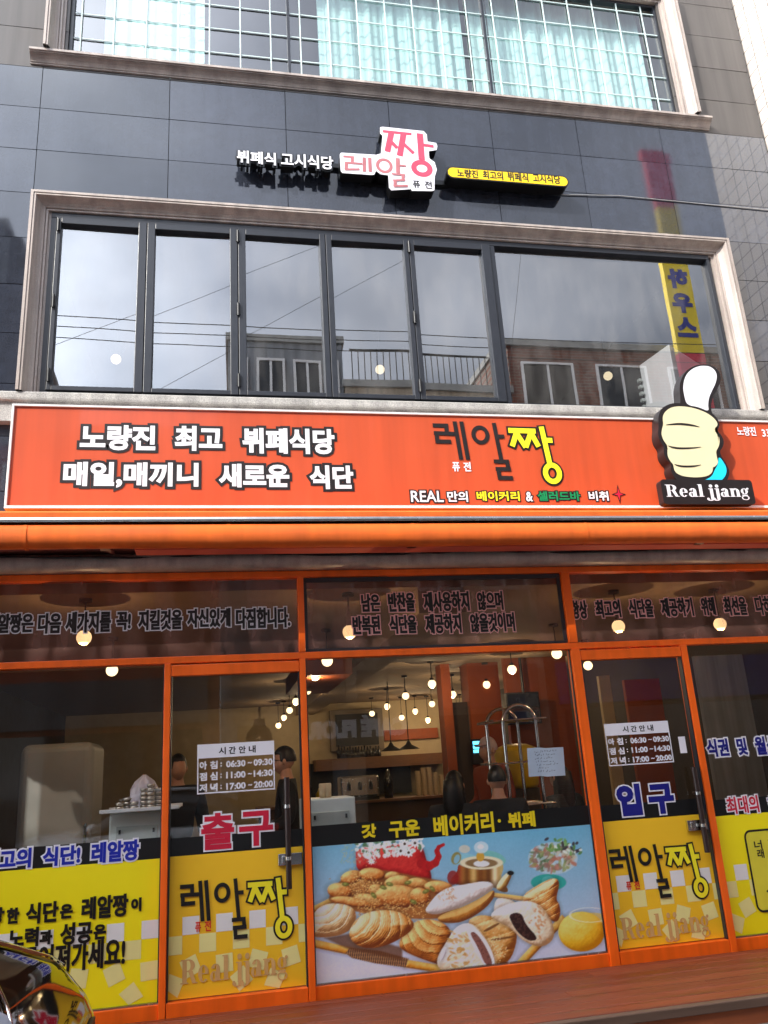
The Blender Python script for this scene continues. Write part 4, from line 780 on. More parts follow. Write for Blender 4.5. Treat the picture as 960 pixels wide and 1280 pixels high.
for b_, tl, br in (('노량진', zu(634, 155), zu(694, 182)), ('최고의', zu(704, 160), zu(762, 187)), ('뷔페식', zu(771, 164), zu(831, 192)), ('고시식당', zu(840, 168), zu(919, 198))):
    f = MB(); put_text(f, None, b_, box_at(tl, br, YU), YU - .004, .0025); f.build('black_lettering', 'black_vinyl', ps)
k = MB(); k.box(a[0] - .16, c[0] - .2, YU + .121, F - .004, (a[1] + c[1]) / 2 - .05, (a[1] + c[1]) / 2); k.build('mounting_rail', 'gloss_black', ps)
# ================================================================ AWNING
aw = thing('folded_awning', 'retracted orange fabric awning with silver front rail below the red sign', 'awning', (1.3, 5.86, 3.3))
k = MB(); k.extr([(5.85, 3.462), (5.846, 3.50), (5.86, 3.515), (6.35, 3.60), (6.35, 3.57), (5.9, 3.462)], -3.4, 5.8); k.build('awning_hood', 'awning_orange', aw)
k = MB(); k.extr([(5.826, 3.424), (5.82, 3.44), (5.826, 3.457), (5.86, 3.4615), (5.90, 3.46), (5.90, 3.424)], -3.4, 5.8)
k.build('front_rail', 'steel', aw)
k = MB(); n = 120; prof = [(5.87, 3.416), (5.842, 3.405), (5.83, 3.37), (5.826, 3.33), (5.832, 3.29), (5.85, 3.262), (5.885, 3.248), (5.93, 3.25), (5.97, 3.275), (5.985, 3.33), (5.97, 3.39), (5.93, 3.416)]; vs = []
for i in range(n + 1):
    x = -3.4 + 9.2 * i / n; s = .001 * math.sin(i * .9) + .001 * math.sin(i * 2.3) + (.008 * math.exp(-((x - .05) / .08) ** 2)) + .004 * math.sin(x * 1.3)
    vs += [(x, y - (s * .6 if z < 3.39 else 0), z - (s if z < 3.3 else 0)) for y, z in prof]
p = len(prof); k.add(vs, [(i * p + j, i * p + (j + 1) % p, (i + 1) * p + (j + 1) % p, (i + 1) * p + j) for i in range(n) for j in range(p)], True); k.build('fabric_roll', 'awning_orange', aw)
for x in (-2.7, -1.35, .04, 1.42, 2.83, 4.2, 5.5):
    k = MB(); q = [(5.905 + (y - 5.905) * 1.03, 3.333 + (z - 3.333) * 1.03) for y, z in prof]; k.add([(x + d, y, z) for d in (0, .022) for y, z in q], [(j, (j + 1) % p, p + (j + 1) % p, p + j) for j in range(p)], True); k.build('fabric_seam', 'awning_orange', aw)
k = MB(); k.box(-.62, 5.79, 6.0, 6.16, 3.262, 3.275); k.build('fabric_lining', 'awning_pink', aw)
k = MB(); k.box(-3.4, 5.8, 6.17, 6.33, 3.31, 3.52); k.build('awning_cassette', 'awning_metal', aw, .01)
for x in (-2.4, -.82, 1.45, 3.9):
    k = MB(); k.tube([(x, 5.95, 3.30), (x + .02, 6.2, 3.30)], .022, 8); k.tube([(x - .9, 6.05, 3.285), (x, 5.97, 3.29)], .018, 8); k.box(x - .035, x + .035, 5.95, 6.03, 3.262, 3.31); k.build('folding_arm', 'awning_metal', aw)
k = MB(); P = [(-1.7 + i * .16, 6.20 + .02 * math.sin(i), 3.285 - .03 * abs(math.sin(i * .27))) for i in range(44)]; k.tube(P, .008, 6); tag(k.build('sagging_cable', 'wire_black'), 'thin black cable sagging under the awning above the shopfront', 'cable')
k = MB(); a = at(652, 236, 6.385); c = at(705, 243, 6.385); d = at(893, 256, 6.385); e = at(968, 263, 6.385); k.tube([(a[0] + .1, 6.385, a[1]), (c[0], 6.39, c[1]), (c[0] + .6, 6.388, (c[1] + d[1]) / 2 + .03), (d[0], 6.39, d[1]), (e[0], 6.388, e[1]), (5.82, 6.39, e[1] - .02)], .006, 6)
tag(k.build('facade_cable', mat('cable_grey', (150, 150, 150), .5)), 'thin pale cable running right from the yellow pill sign across dark granite', 'cable')
# ================================================================ PAPER NOTE
nt = thing('paper_note', 'pale blue handwritten paper taped inside the middle window at right', 'paper', (2.45, 6.41, 1.6))
a = box_at((658, 936), (707.5, 968.5), 6.41); k = MB(); n = 6
k.add([(a[0] + (a[1] - a[0]) * i / n + (.006 if j else -.004), 6.412 + .004 * math.sin(i * 1.1), (a[2], a[3])[j] + (.004 if i < 3 else -.004)) for i in range(n + 1) for j in (0, 1)], [(2 * i, 2 * i + 2, 2 * i + 3, 2 * i + 1) for i in range(n)]); k.build('sheet', 'paper_blue', nt)
k = MB(); w_ = a[1] - a[0]; h_ = a[3] - a[2]
for r, (u0, u1) in enumerate(((.2, .8), (.22, .75), (.2, .66), (.22, .7), (.24, .78), (.26, .55), (.25, .68))):
    u = u0
    while u < u1:
        l = .02 + .03 * rng.random(); z = a[3] - h_ * (.16 + .115 * r) + .006 * rng.random(); x = a[0] + w_ * u; st = rng.random()
        stroke(k, (x, z), (x + w_ * l * (1 if st > .5 else .2), z + (.002 if st > .5 else .012)), .0035, 6.4065); u += l + .012 + (.03 if rng.random() < .2 else 0)
k.build('handwriting', 'ink', nt)
# ================================================================ DINING ROOM BEHIND THE GLASS
YB = 18.6; FL = .15; CE = 3.06
b = MB(); b.box(-3.2, 5.83, 6.37, 26, .0, .136); b.build('floor_slab', 'concrete', bld)
b = MB(); b.box(-3.2, 5.83, 6.53, YB, .137, FL); b.build('dining_floor', 'room_floor', bld)
b = MB(); b.box(-3.2, 5.83, 6.53, YB, CE, CE + .1); b.box(1.6, 2.0, 6.53, YB, CE - .22, CE - .001); b.box(-3.2, 5.83, 10.2, 10.6, CE - .12, CE - .002); b.build('dining_ceiling', 'room_ceiling', bld)
b = MB(); b.box(-3.2, 5.83, YB, YB + .1, FL, CE); b.build('back_wall', 'room_cream', bld)
b = MB(); b.box(-3.26, -3.2, 6.5, YB, FL, CE); b.box(5.76, 5.82, 6.54, YB, FL, CE); b.build('dining_side_wall', 'room_dark', bld)
b = MB(); b.box(.9, 1.5, 9.6, 12, CE - .35, CE - .13); b.build('orange_bulkhead', 'room_orange', bld)
def pbox(tl, br, y0, y1):
    x0, x1, z0, z1 = box_at(tl, br, y0); return (x0, x1, y0, y1, z0, z1)
b = MB(); b.box(*pbox((395, 950), (560, 954), 17.9, YB - .01)); b.build('wall_ledge', 'room_wood', bld)
b = MB(); b.box(*pbox((388, 955), (515, 990), 18.45, YB - .012)); b.build('dark_kitchen_hatch', 'menu_black', bld)
b = MB(); b.box(*pbox((480, 913), (548, 922), 18.5, YB - .005)); b.build('orange_stripe', 'room_orange', bld)
# orange pillar with doorway
x0 = at(558, 930, 12)[0]; x1 = at(640, 930, 12)[0]
b = MB(); b.box(x0, x0 + .14, 12.0, 12.3, FL, CE); b.box(at(592, 930, 12)[0], at(632, 930, 12)[0], 12.0, 12.4, FL, CE); b.build('orange_pillar', 'room_orange', bld)
b = MB(); b.box(x0 + .15, at(591, 930, 12)[0], 12.1, 12.15, FL, 2.5); b.build('inner_doorway', mat('door_umber', (56, 44, 36), .6), bld)
b = MB(); b.box(at(640, 930, 11)[0], at(720, 930, 11)[0], 11.0, 11.1, FL, CE); b.build('orange_partition', 'room_orange', bld)
def crt(name, label, cat, tl, br, y, dp, m, group=None):
    t = thing(name, label, cat, (at(*tl, y)[0], y, at(*br, y)[1]), group); k = MB(); k.box(*pbox(tl, br, y, y + dp)); k.build('case', m, t, .01); return t
mb_ = thing('menu_board', 'dark framed board high on the cream back wall above bottles', 'board', (2.2, 18.4, 2.2), None)
k = MB(); x0, x1, z0, z1 = box_at((412, 888), (481, 936), 18.4); k.box(x0, x1, 18.42, 18.58, z0, z1); k.build('frame', 'grey_frame', mb_, .01)
k = MB(); k.box(x0 + .12, x1 - .12, 18.405, 18.43, z0 + .1, z1 - .1); k.build('panel', 'menu_black', mb_)
for i in range(15):
    px = 424 + i * 3.6; x, z = at(px, 950, 18.3); k = MB(); h = .26 + .05 * rng.random()
    k.lathe([(.001, z), (.045, z), (.045, z + h * .6), (.016, z + h * .75), (.016, z + h), (.001, z + h)], x, 18.3, 10); tag(k.build('bottle', 'bottle_dark'), 'dark bottle in the row on the ledge under the menu board', 'bottle', 'bottles on the back ledge')
ct = thing('service_counter', 'long wooden service counter across the back of the dining room', 'counter', (2.5, 15.4, FL)); k = MB(); k.box(.6, 4.2, 15.25, 16.0, 1.055, 1.10); k.build('counter_top', 'room_wood', ct, .005); k = MB(); k.box(.65, 4.15, 15.35, 15.95, FL, 1.054); k.build('counter_body', mat('counter_umber', (70, 46, 32), .6), ct)
for j, (px, n) in enumerate(((524, 8), (531, 9), (538, 9), (545, 7), (553, 6))):
    x = at(px, 990, 15.6)[0]; t = thing('cup_stack', ['first', 'second', 'middle', 'fourth', 'rightmost'][j] + ' stack of paper cups from the left on the service counter', 'cups', (x, 15.6, 1.1), 'paper cup stacks on the counter')
    k = MB()
    for i in range(n): z = 1.1 + .05 * i; k.lathe([(.035, z), (.05, z + .085), (.05, z + .09), (.001, z + .09)], x, 15.6, 12)
    k.build('cups', 'cup_paper', t)
cm = thing('coffee_machine', 'steel coffee machine on the service counter left of the cup stacks', 'machine', (2.5, 15.6, 1.1))
k = MB(); k.box(2.1, 2.8, 15.45, 15.9, 1.16, 1.52); k.build('body', 'steel', cm, .03)
for x in (2.25, 2.45, 2.65): k = MB(); k.tube([(x, 15.44, 1.4), (x, 15.38, 1.36), (x, 15.38, 1.28)], .025, 8); k.build('spout', 'black_hinge', cm)
k = MB(); k.box(2.12, 2.78, 15.36, 15.9, 1.101, 1.159); k.build('drip_tray', 'black_hinge', cm)
for i, (x, h) in enumerate(((1.2, .3), (1.5, .42), (1.75, .26), (3.0, .5))):
    k = MB(); k.lathe([(.001, 1.101), (.08, 1.101), (.09, 1.1 + h * .6), (.05, 1.1 + h * .8), (.03, 1.1 + h), (.001, 1.1 + h)], x, 15.6, 14); tag(k.build('jar', ['tin', 'bottle_dark', 'plastic_yellow', 'bottle_dark'][i]), ['leftmost steel', 'second dark', 'small yellow', 'tall dark'][i] + ' jar standing on the service counter', 'jar', 'jars on the service counter')
# pendant lamps
NP = [0]
def pendant(x, y, z, r=.058):
    t = thing('globe_pendant', 'LABEL', 'lamp', (x, y, z), 'globe lamps of the dining room')
    k = MB(); k.ball((x, y, z), r, 18, 12); k.build('globe', 'globe_light', t); NP[0] += 1
    if NP[0] % 2:
        l = bpy.data.lights.new('bulb', 'POINT'); l.energy = 4.5; l.color = (1, .72, .42); l.shadow_soft_size = 0; lo = bpy.data.objects.new('bulb', l); C.objects.link(lo); lo.parent = t; lo.location = (0, 0, -r - .03)
    k = MB(); k.tube([(x, y, z + r * .9), (x, y, CE - .03)], .006, 5); k.lathe([(.001, z + r * .85), (.028, z + r * .85), (.028, z + r * 1.45), (.001, z + r * 1.5)], x, y, 10); k.lathe([(.001, CE - .03), (.05, CE - .03), (.05, CE - .002), (.001, CE - .002)], x, y, 12); k.build('cord', 'globe_cord', t); return t
ORD = ['nearest', 'second', 'third', 'fourth', 'fifth', 'sixth', 'seventh', 'eighth']
rowsL = {'far left row': [(105, 797), (140, 838)], 'row over the exit door': [(437, 790), (409, 826), (394, 845), (384, 863), (370, 877), (362, 888), (355, 897), (348, 907)],
         'row right of the middle': [(540, 855), (507, 870), (484, 883), (465, 892)], 'row in the middle': [(566, 868), (540, 880), (519, 889), (502, 897)],
         'right hand row': [(773, 783), (735, 832), (680, 852), (638, 876), (604, 885), (576, 893)], 'row by the right wall': [(900, 780), (696, 817), (640, 837), (608, 856), (600, 872), (571, 886), (535, 900)]}
for rn, L in rowsL.items():
    for i, (px, py) in enumerate(L):
        zy = at(px, py, 1.0)[1] - EYE; Y = 1.08 / zy
        if Y < 6.6: Y = 6.72
        if Y > 18: Y = 17.6
        x, z = at(px, py, Y); z = min(z, CE - .2)
        pendant(x, Y, z)['label'] = 'glowing globe lamp, ' + ORD[i] + ' from the window in the ' + rn
for i, (px, py) in enumerate(((489, 937), (511, 935))):
    x, z = at(px, py, 14.2); t = thing('cone_pendant', ['left', 'right'][i] + ' unlit dark cone shaped pendant lamp above the counter', 'lamp', (x, 14.2, z), 'cone pendants above the counter')
    k = MB(); k.lathe([(.19, z - .02), (.05, z + .06), (.02, z + .12), (.001, z + .12)], x, 14.2, 16); k.build('shade', 'globe_cord', t); k = MB(); k.tube([(x, 14.2, z + .12), (x, 14.2, CE)], .008, 5); k.build('cord', 'globe_cord', t)
# lamps upstairs
for i, (px, py) in enumerate(((145, 449), (475, 462), (760, 470))):
    x, z = at(px, py, 8.6); t = thing('round_pendant', ['pale round lamp behind the leftmost folding pane upstairs', 'pale round lamp behind the fourth folding pane upstairs', 'pale round lamp behind the large fixed pane upstairs'][i], 'lamp', (x, 8.6, z), 'round lamps upstairs')
    k = MB(); k.ball((x, 8.6, z), .056, 18, 12); k.build('globe', 'globe_white', t); k = MB(); k.tube([(x, 8.6, z + .06), (x, 8.6, 6.7)], .006, 5); k.lathe([(.03, z + .05), (.1, z + .14), (.02, z + .2), (.001, z + .2)], x, 8.6, 12); k.build('cord', 'globe_cord', t)
for i, (px, py) in enumerate(((122, 367), (318, 380), (498, 405), (669, 398), (820, 402))):
    x, z = at(px, py, 9.2); t = thing('filament_pendant', 'glowing orange filament bulb behind the ' + ['leftmost', 'third', 'fourth', 'fixed', 'far right of the fixed'][i] + ' pane upstairs', 'lamp', (x, 9.2, z), 'filament bulbs upstairs')
    k = MB()
    for q in range(7): a = q * .9; k.tube([(x + .05 * math.cos(a), 9.2 + .05 * math.sin(a), z - .07), (x + .018 * math.cos(a + 1), 9.2 + .018 * math.sin(a + 1), z), (x + .05 * math.cos(a + .5), 9.2 + .05 * math.sin(a + .5), z + .07)], .0045, 4)
    k.build('filament', 'filament', t); k = MB(); k.tube([(x, 9.2, z + .08), (x, 9.2, 6.7)], .006, 5); k.lathe([(.02, z + .08), (.02, z + .14), (.001, z + .14)], x, 9.2, 8); k.build('cord', 'globe_cord', t)
# white box standing in the right upstairs window
A_ = at(799, 456, 7.12); B_ = at(836, 430, 6.66); C_ = at(878, 448, 7.1)
wb = thing('white_box_unit', 'tall white box with louvred edge standing in the right upstairs window', 'box', (B_[0], 6.9, 4.4))
k = MB(); zt = B_[1]; P = [(B_[0], 6.66), (C_[0], 7.1), (C_[0] - .42, 7.5), (A_[0], 7.12)]; k.add([(x, y, 4.41) for x, y in P] + [(x, y, zt) for x, y in P], [(3, 2, 1, 0), (4, 5, 6, 7)] + [(i, (i + 1) % 4, 4 + (i + 1) % 4, 4 + i) for i in range(4)]); k.build('box_body', 'white_paint', wb, .01)
k = MB()
for i in range(10): z = zt - .2 - i * .075; k.box(A_[0] - .05, A_[0] - .012, 7.09, 7.13, z, z + .03)
k.build('louvre', 'cabinet_grey', wb)
# screen, television, rack, yellow drum, cabinets
sc = thing('wall_screen', 'small lit blue screen on the orange pillar', 'screen', (at(597, 935, 11.9)[0], 11.9, 1.7)); k = MB(); k.box(*pbox((589, 924), (605, 955), 11.9, 11.99)); k.build('case', 'black_vinyl', sc, .01)
k = MB(); x0, x1, z0, z1 = box_at((591, 926), (603, 941), 11.89)
for i in range(3): k.box(x0, x1, 11.885, 11.899, z0 + (z1 - z0) * (i / 3 + .03), z0 + (z1 - z0) * (i / 3 + .28))
k.build('display', 'screen_blue', sc)
tv = thing('wall_television', 'black television hanging high on the orange partition', 'television', (at(655, 890, 10.6)[0], 10.6, 2.2)); k = MB(); k.box(*pbox((632, 866), (678, 904), 10.6, 10.68)); k.build('case', 'black_vinyl', tv, .01); k = MB(); k.box(*pbox((634, 868), (676, 902), 10.59, 10.598)); k.build('display', 'pane_dark', tv); k = MB(); x, z = at(655, 868, 10.64); k.tube([(x, 10.66, z), (x, 10.66, CE)], .02, 6); k.build('hanger', 'black_vinyl', tv)
rk = thing('chrome_rack', 'chrome arched tray rack behind the middle window beside paper note', 'rack', (at(655, 960, 7.6)[0], 7.6, FL))
for j, yy in enumerate((7.5, 8.0)):
    xa = at(634, 960, 7.5)[0]; xb = at(676, 960, 7.5)[0]; zt = at(655, 903, 7.5)[1]; r = (xb - xa) / 2; k = MB()
    k.tube([(xa, yy, FL)] + [((xa + xb) / 2 - r * math.cos(R_(t)), yy, zt + r * math.sin(R_(t))) for t in range(0, 181, 15)] + [(xb, yy, FL)], .017, 10); k.build('arch', 'chrome', rk)
for z in (2.0, 1.62, 1.25, .9, .55):
    k = MB()
    for yy in (7.5, 7.62, 7.75, 7.88, 8.0): k.tube([(xa - .1, yy - .02, z - .012), (xb + .1, yy - .02, z)], .007, 6)
    for x in (xa - .09, xb + .09): k.tube([(x, 7.48, z), (x, 8.0, z)], .007, 6)
    k.build('shelf', 'chrome', rk)
yd = thing('yellow_drum', 'yellow round container on a dark stand behind the chrome rack', 'container', (at(643, 950, 8.8)[0], 8.8, FL)); x, zt = at(643, 934, 8.8); k = MB(); k.lathe([(.001, zt - .42), (.20, zt - .42), (.22, zt - .38), (.235, zt - .05), (.22, zt - .01), (.12, zt + .03), (.001, zt + .035)], x, 8.8, 28); k.build('drum', 'plastic_yellow', yd)
k = MB(); k.lathe([(.001, FL), (.22, FL), (.22, zt - .425), (.001, zt - .425)], x, 8.8, 20); k.build('stand', 'room_dark', yd)
def cabinet(label, tl, brx, y, w2):
    x0, z1 = at(*tl, y); x1 = at(brx, tl[1], y)[0]; t = thing('white_cabinet', label, 'cabinet', ((x0 + x1) / 2, y, FL), 'white cabinets behind the glass')
    k = MB(); k.box(x0, x1, y, y + w2, FL, z1); k.build('body', 'cabinet_white', t, .01)
    for i in range(3):
        z = z1 - .11 - i * .17; k = MB(); k.box(x0 + .05, x1 - .05, y - .012, y - .001, z - .13, z + .012); o = k.build('drawer_front', 'cabinet_grey', t, .004)
        k = MB(); k.box(x0 + .07, x0 + .085, y - .022, y - .0125, z - .04, z - .01); k.box(x1 - .085, x1 - .07, y - .022, y - .0125, z - .04, z - .01); k.build('latch', 'black_hinge', o)
    return x0, x1, z1
cx0, cx1, cz = cabinet('white drawer cabinet behind the left window carrying steel bowls', (137, 1017), 206, 6.75, .5)
cabinet('white drawer cabinet behind the lower left corner of the middle window', (380, 1000), 444, 6.75, .45)
tr = thing('white_tray', 'white tray lying on the left drawer cabinet', 'tray', ((cx0 + cx1) / 2, 6.9, cz)); k = MB(); k.box(cx0 - .05, cx1 + .1, 6.66, 7.2, cz + .002, cz + .012); k.box(cx0 - .06, cx1 + .11, 6.65, 6.66, cz + .004, cz + .03); k.box(cx0 - .06, cx1 + .11, 7.2, 7.21, cz + .004, cz + .03); k.build('tray_body', 'white_paint', tr, .003)
for i, (px, n) in enumerate(((151, 2), (159, 3), (169, 2), (180, 5), (189, 6), (197, 5))):
    x = at(px, 1000, 6.85)[0]; yy = 6.8 + .06 * (i % 2); t = thing('bowl_stack', ['leftmost low', 'second', 'third low', 'tall', 'tallest', 'rightmost'][i] + ' stack of steel bowls on the white tray', 'bowls', (x, yy, cz + .013), 'steel bowl stacks on the tray'); k = MB()
    for j in range(n): z = cz + .013 + j * .03; k.lathe([(.001, z), (.022, z), (.03, z + .012), (.031, z + .027), (.027, z + .028), (.02, z + .012), (.001, z + .008)], x, yy, 18)
    k.build('bowls', 'tin', t)
k = MB(); x, z = at(180, 985, 7.0); zb = cz + .013; vs = []
for i, (r, zz) in enumerate(((.085, zb), (.105, zb + .05), (.10, zb + .14), (.07, zb + .20), (.03, zb + .235), (.012, zb + .25))): vs += [(x + r * (1 + .12 * math.sin(7 * t + i)) * math.cos(t), 7.04 + r * (1 + .12 * math.sin(7 * t + i)) * math.sin(t), zz) for t in [2 * math.pi * q / 40 for q in range(40)]]
k.add(vs, [(i * 40 + q, i * 40 + (q + 1) % 40, (i + 1) * 40 + (q + 1) % 40, (i + 1) * 40 + q) for i in range(5) for q in range(40)], True); tag(k.build('plastic_bag', 'bag_plastic'), 'crumpled pale plastic bag behind the steel bowls on the tray', 'bag')
for i, px in enumerate((404, 410)):
    x, z = at(px, 1000, 6.95); k = MB(); z = at(380, 1000, 6.75)[1]; k.lathe([(.001, z + .002), (.028, z + .002), (.032, z + .10), (.026, z + .11), (.001, z + .11)], x, 6.95, 16); tag(k.build('paper_cup', 'cup_paper'), ['left', 'right'][i] + ' pale paper cup standing on the middle window cabinet', 'cup', 'cups on the middle cabinet')
ps_ = thing('reflection_block', 'tall pale grey block standing in for a street reflection in the left window', 'reflection stand-in', (-1.05, 7.6, FL)); k = MB(); x0 = at(24, 950, 7.6)[0]; x1 = at(117, 950, 7.6)[0]; k.box(x0, x1, 7.6, 8.3, FL, at(90, 928, 7.6)[1]); k.build('body', mat('reflection_grey', (140, 138, 132), .5), ps_, .07, 4); k = MB(); k.box(x1 - .05, x1 - .03, 7.57, 7.598, .9, 1.35); k.build('handle', 'steel', ps_)  # added block giving a shape to the pale street reflection on the pane
# cream wall panels behind the right door
for i, (tl, br, y, m) in enumerate((((748, 845), (778, 960), 9.6, 'room_cream'), ((780, 850), (846, 990), 9.3, 'room_orange'), ((868, 820), (960, 960), 8.4, 'stucco_grey'))):
    x0, x1, z0, z1 = box_at(tl, br, y); b = MB(); b.box(x0, x1, y, y + .06, FL, min(z1, CE - .01)); b.build('partition_panel', m, bld)
# tables and chairs are below the films; people
def skinned(edges, pos, rad, m, name, parent, sub=2):
    me = bpy.data.meshes.new(name); me.from_pydata(pos, edges, []); o = bpy.data.objects.new(name, me); C.objects.link(o)
    md = o.modifiers.new('skin', 'SKIN'); o.modifiers.new('sub', 'SUBSURF').levels = sub; o.modifiers['sub'].render_levels = sub
    for v, r in zip(me.skin_vertices[0].data, rad): v.radius = (r, r) if not isinstance(r, tuple) else r
    me.skin_vertices[0].data[0].use_root = True
    dg = bpy.context.evaluated_depsgraph_get(); nm = bpy.data.meshes.new_from_object(o.evaluated_get(dg)); bpy.data.objects.remove(o); bpy.data.meshes.remove(me)
    nm.name = name; nm.materials.clear(); nm.materials.append(MATS[m])
    for p in nm.polygons: p.use_smooth = True
    if parent is None: return nm
    o = bpy.data.objects.new(name, nm); C.objects.link(o); o.parent = parent; return o
def head_geo(k, c):
    vs = []; n, mm = 22, 16
    for i in range(mm + 1):
        ph = math.pi * i / mm
        for j in range(n):
            th = 2 * math.pi * j / n; x, y, z = .074 * math.sin(ph) * math.cos(th), .092 * math.sin(ph) * math.sin(th), -.112 * math.cos(ph)
            if z < -.03: x *= 1 + (z + .03) * 3.2; y = y * (1 + (z + .03) * 1.2) - .012
            f = max(0, -math.sin(th)) * math.sin(ph)
            y -= .022 * f ** 6 * math.exp(-((z + .015) / .025) ** 2) * (1 if abs(x) < .02 else .0) + .004 * f ** 4 * math.exp(-((z + .055) / .012) ** 2)
            y += .008 * f ** 2 * math.exp(-((z - .012) / .012) ** 2) * (1 if .015 < abs(x) < .05 else 0)
            vs.append((c[0] + x, c[1] + y, c[2] + z))
    k.add(vs, [(i * n + j, i * n + (j + 1) % n, (i + 1) * n + (j + 1) % n, (i + 1) * n + j) for i in range(mm) for j in range(n)], True)
    for s in (-1, 1): k.ball((c[0] + s * .076, c[1] + .006, c[2] - .005), .018, 8, 6, 1.6)
def person(label, x, y, rz, sit, top, pants, hair, base=FL):
    t = thing('person', label, 'person', (x, y, base)); t.rotation_euler.z = rz
    h = .5 if sit else .92; d = h - .92
    hd = (0, -.015, 1.60 + d)
    if sit: legs = [(.1, 0, h - .02), (.11, -.42, h), (.11, -.42, .08), (.11, -.55, .03)]
    else: legs = [(.09, 0, h - .04), (.1, -.02, .5), (.1, .02, .08), (.1, -.13, .03)]
    pos = [(0, 0, h), (0, 0, h + .22), (0, .01, h + .42), (0, .005, h + .55), (0, -.01, h + .66)]; rad = [(.13, .10), (.11, .08), (.12, .08), (.055, .055), (.06, .06)]; ed = [(0, 1), (1, 2), (2, 3), (3, 4)]
    jp, jr, je = [(0, 0, h), (0, 0, h + .22), (0, .01, h + .43), (0, .008, h + .53)], [(.17, .125), (.16, .12), (.18, .125), (.085, .08)], [(0, 1), (1, 2), (2, 3)]; tp, tr_, te = [(0, 0, h)], [(.16, .125)], []
    for s in (-1, 1):
        arm = [(s * .19, .01, h + .46), (s * .25, .03, h + .2), (s * .2, -.2, h + .1)]; o = len(pos)
        pos += arm; rad += [.055, .042, .03]; ed += [(2, o), (o, o + 1), (o + 1, o + 2)]
        o2 = len(pos); pos += [(s * .185, -.27, h + .09)]; rad += [(.04, .02)]; ed += [(o + 2, o2)]
        for q, (fx, fl) in enumerate(((-.03, .07), (-.01, .085), (.01, .08), (.03, .065))):
            o3 = len(pos); pos += [(s * .185 + fx, -.30 - fl * .45, h + .088), (s * .185 + fx, -.30 - fl * .8, h + .065)]; rad += [.0095, .0085]; ed += [(o2, o3), (o3, o3 + 1)]
        o3 = len(pos); pos += [(s * .14, -.27, h + .08), (s * .125, -.30, h + .07)]; rad += [.011, .009]; ed += [(o2, o3), (o3, o3 + 1)]
        o = len(jp); jp += [arm[0], arm[1], (s * .205, -.17, h + .11)]; jr += [.085, .066, .05]; je += [(2, o), (o, o + 1), (o + 1, o + 2)]
        L = [(s * a, b_, c) for a, b_, c in legs]; o = len(pos); pos += L; rad += [.085, .06, .042, .04]; ed += [(0, o), (o, o + 1), (o + 1, o + 2), (o + 2, o + 3)]
        o = len(tp); tp += [L[0], L[1], (L[2][0], L[2][1], L[2][2] + .05)]; tr_ += [.1, .075, .06]; te += [(0, o), (o, o + 1), (o + 1, o + 2)]
    nm = skinned(ed, pos, rad, 'skin', 'body', None); k = MB(); head_geo(k, hd)
    bm = bmesh.new(); bm.from_mesh(nm); off = [bm.verts.new(v) for v in k.v]
    for f in k.f:
        try: bm.faces.new([off[i] for i in f]).smooth = True
        except ValueError: pass
    bm.to_mesh(nm); bm.free(); o = bpy.data.objects.new('body', nm); C.objects.link(o); o.parent = t
    skinned(je, jp, jr, top, 'jacket', t); skinned(te, tp, tr_, pants, 'trousers', t)
    def shell(name, m, fn):
        k = MB(); n, mm = 24, 12; vs = []
        for i in range(mm + 1):
            ph = math.pi * .56 * i / mm
            for j in range(n):
                th = 2 * math.pi * j / n; r = fn(ph, th); vs.append((hd[0] + .074 * r * math.sin(ph) * math.cos(th), hd[1] + .006 + .094 * r * math.sin(ph) * math.sin(th), hd[2] + .018 + .103 * r * math.cos(ph)))
        k.add(vs, [(i * n + j, i * n + (j + 1) % n, (i + 1) * n + (j + 1) % n, (i + 1) * n + j) for i in range(mm) for j in range(n)], True); o = k.build(name, m); o.parent = t; return k, o
    front = lambda th: max(0, -math.sin(th))
    if hair == 'cap':
        shell('hair', 'hair_black', lambda ph, th: 1.04 if ph < 1.35 or front(th) < .4 else .9)
        shell('cap', 'cap_pink', lambda ph, th: 1.13 if ph < 1.22 else (1.13 if front(th) < .3 else 1.0))
        k = MB(); P = [(.075 * math.cos(R_(q)), -.09 - .075 * math.sin(R_(q)) * 1.0) for q in range(0, 181, 20)]; k.add([(a, hd[1] + b_ + .02, hd[2] + .045 - .012 * (abs(a) / .075) ** 2) for a, b_ in P] + [(a, hd[1] + b_ + .02, hd[2] + .053 - .012 * (abs(a) / .075) ** 2) for a, b_ in P], [tuple(range(10)), tuple(range(19, 9, -1))] + [(i, i + 1, 11 + i, 10 + i) for i in range(9)]); o = k.build('cap_peak', 'cap_pink'); o.parent = t
    else:
        shell('hair', 'hair_black', lambda ph, th: (1.12 if ph < 1.1 or front(th) < .5 else .93) + .03 * math.sin(9 * th))
        if hair == 'long':
            k = MB(); k.lathe([(.02, hd[2] + .09), (.085, hd[2] + .05), (.10, hd[2] - .06), (.105, hd[2] - .20), (.08, hd[2] - .27), (.02, hd[2] - .28)], 0, hd[1] + .045, 18); o = k.build('long_hair', 'hair_black'); o.parent = t
    if hair == 'glasses':
        k = MB()
        for s in (-1, 1): k.tube([(s * .034 + .026 * math.cos(R_(q)), hd[1] - .10, hd[2] + .008 + .02 * math.sin(R_(q))) for q in range(0, 361, 30)], .003, 5); k.tube([(s * .06, hd[1] - .10, hd[2] + .012), (s * .076, hd[1], hd[2] + .012)], .003, 5)
        k.tube([(-.008, hd[1] - .10, hd[2] + .01), (.008, hd[1] - .10, hd[2] + .01)], .003, 5); o = k.build('glasses', 'black_hinge'); o.parent = t
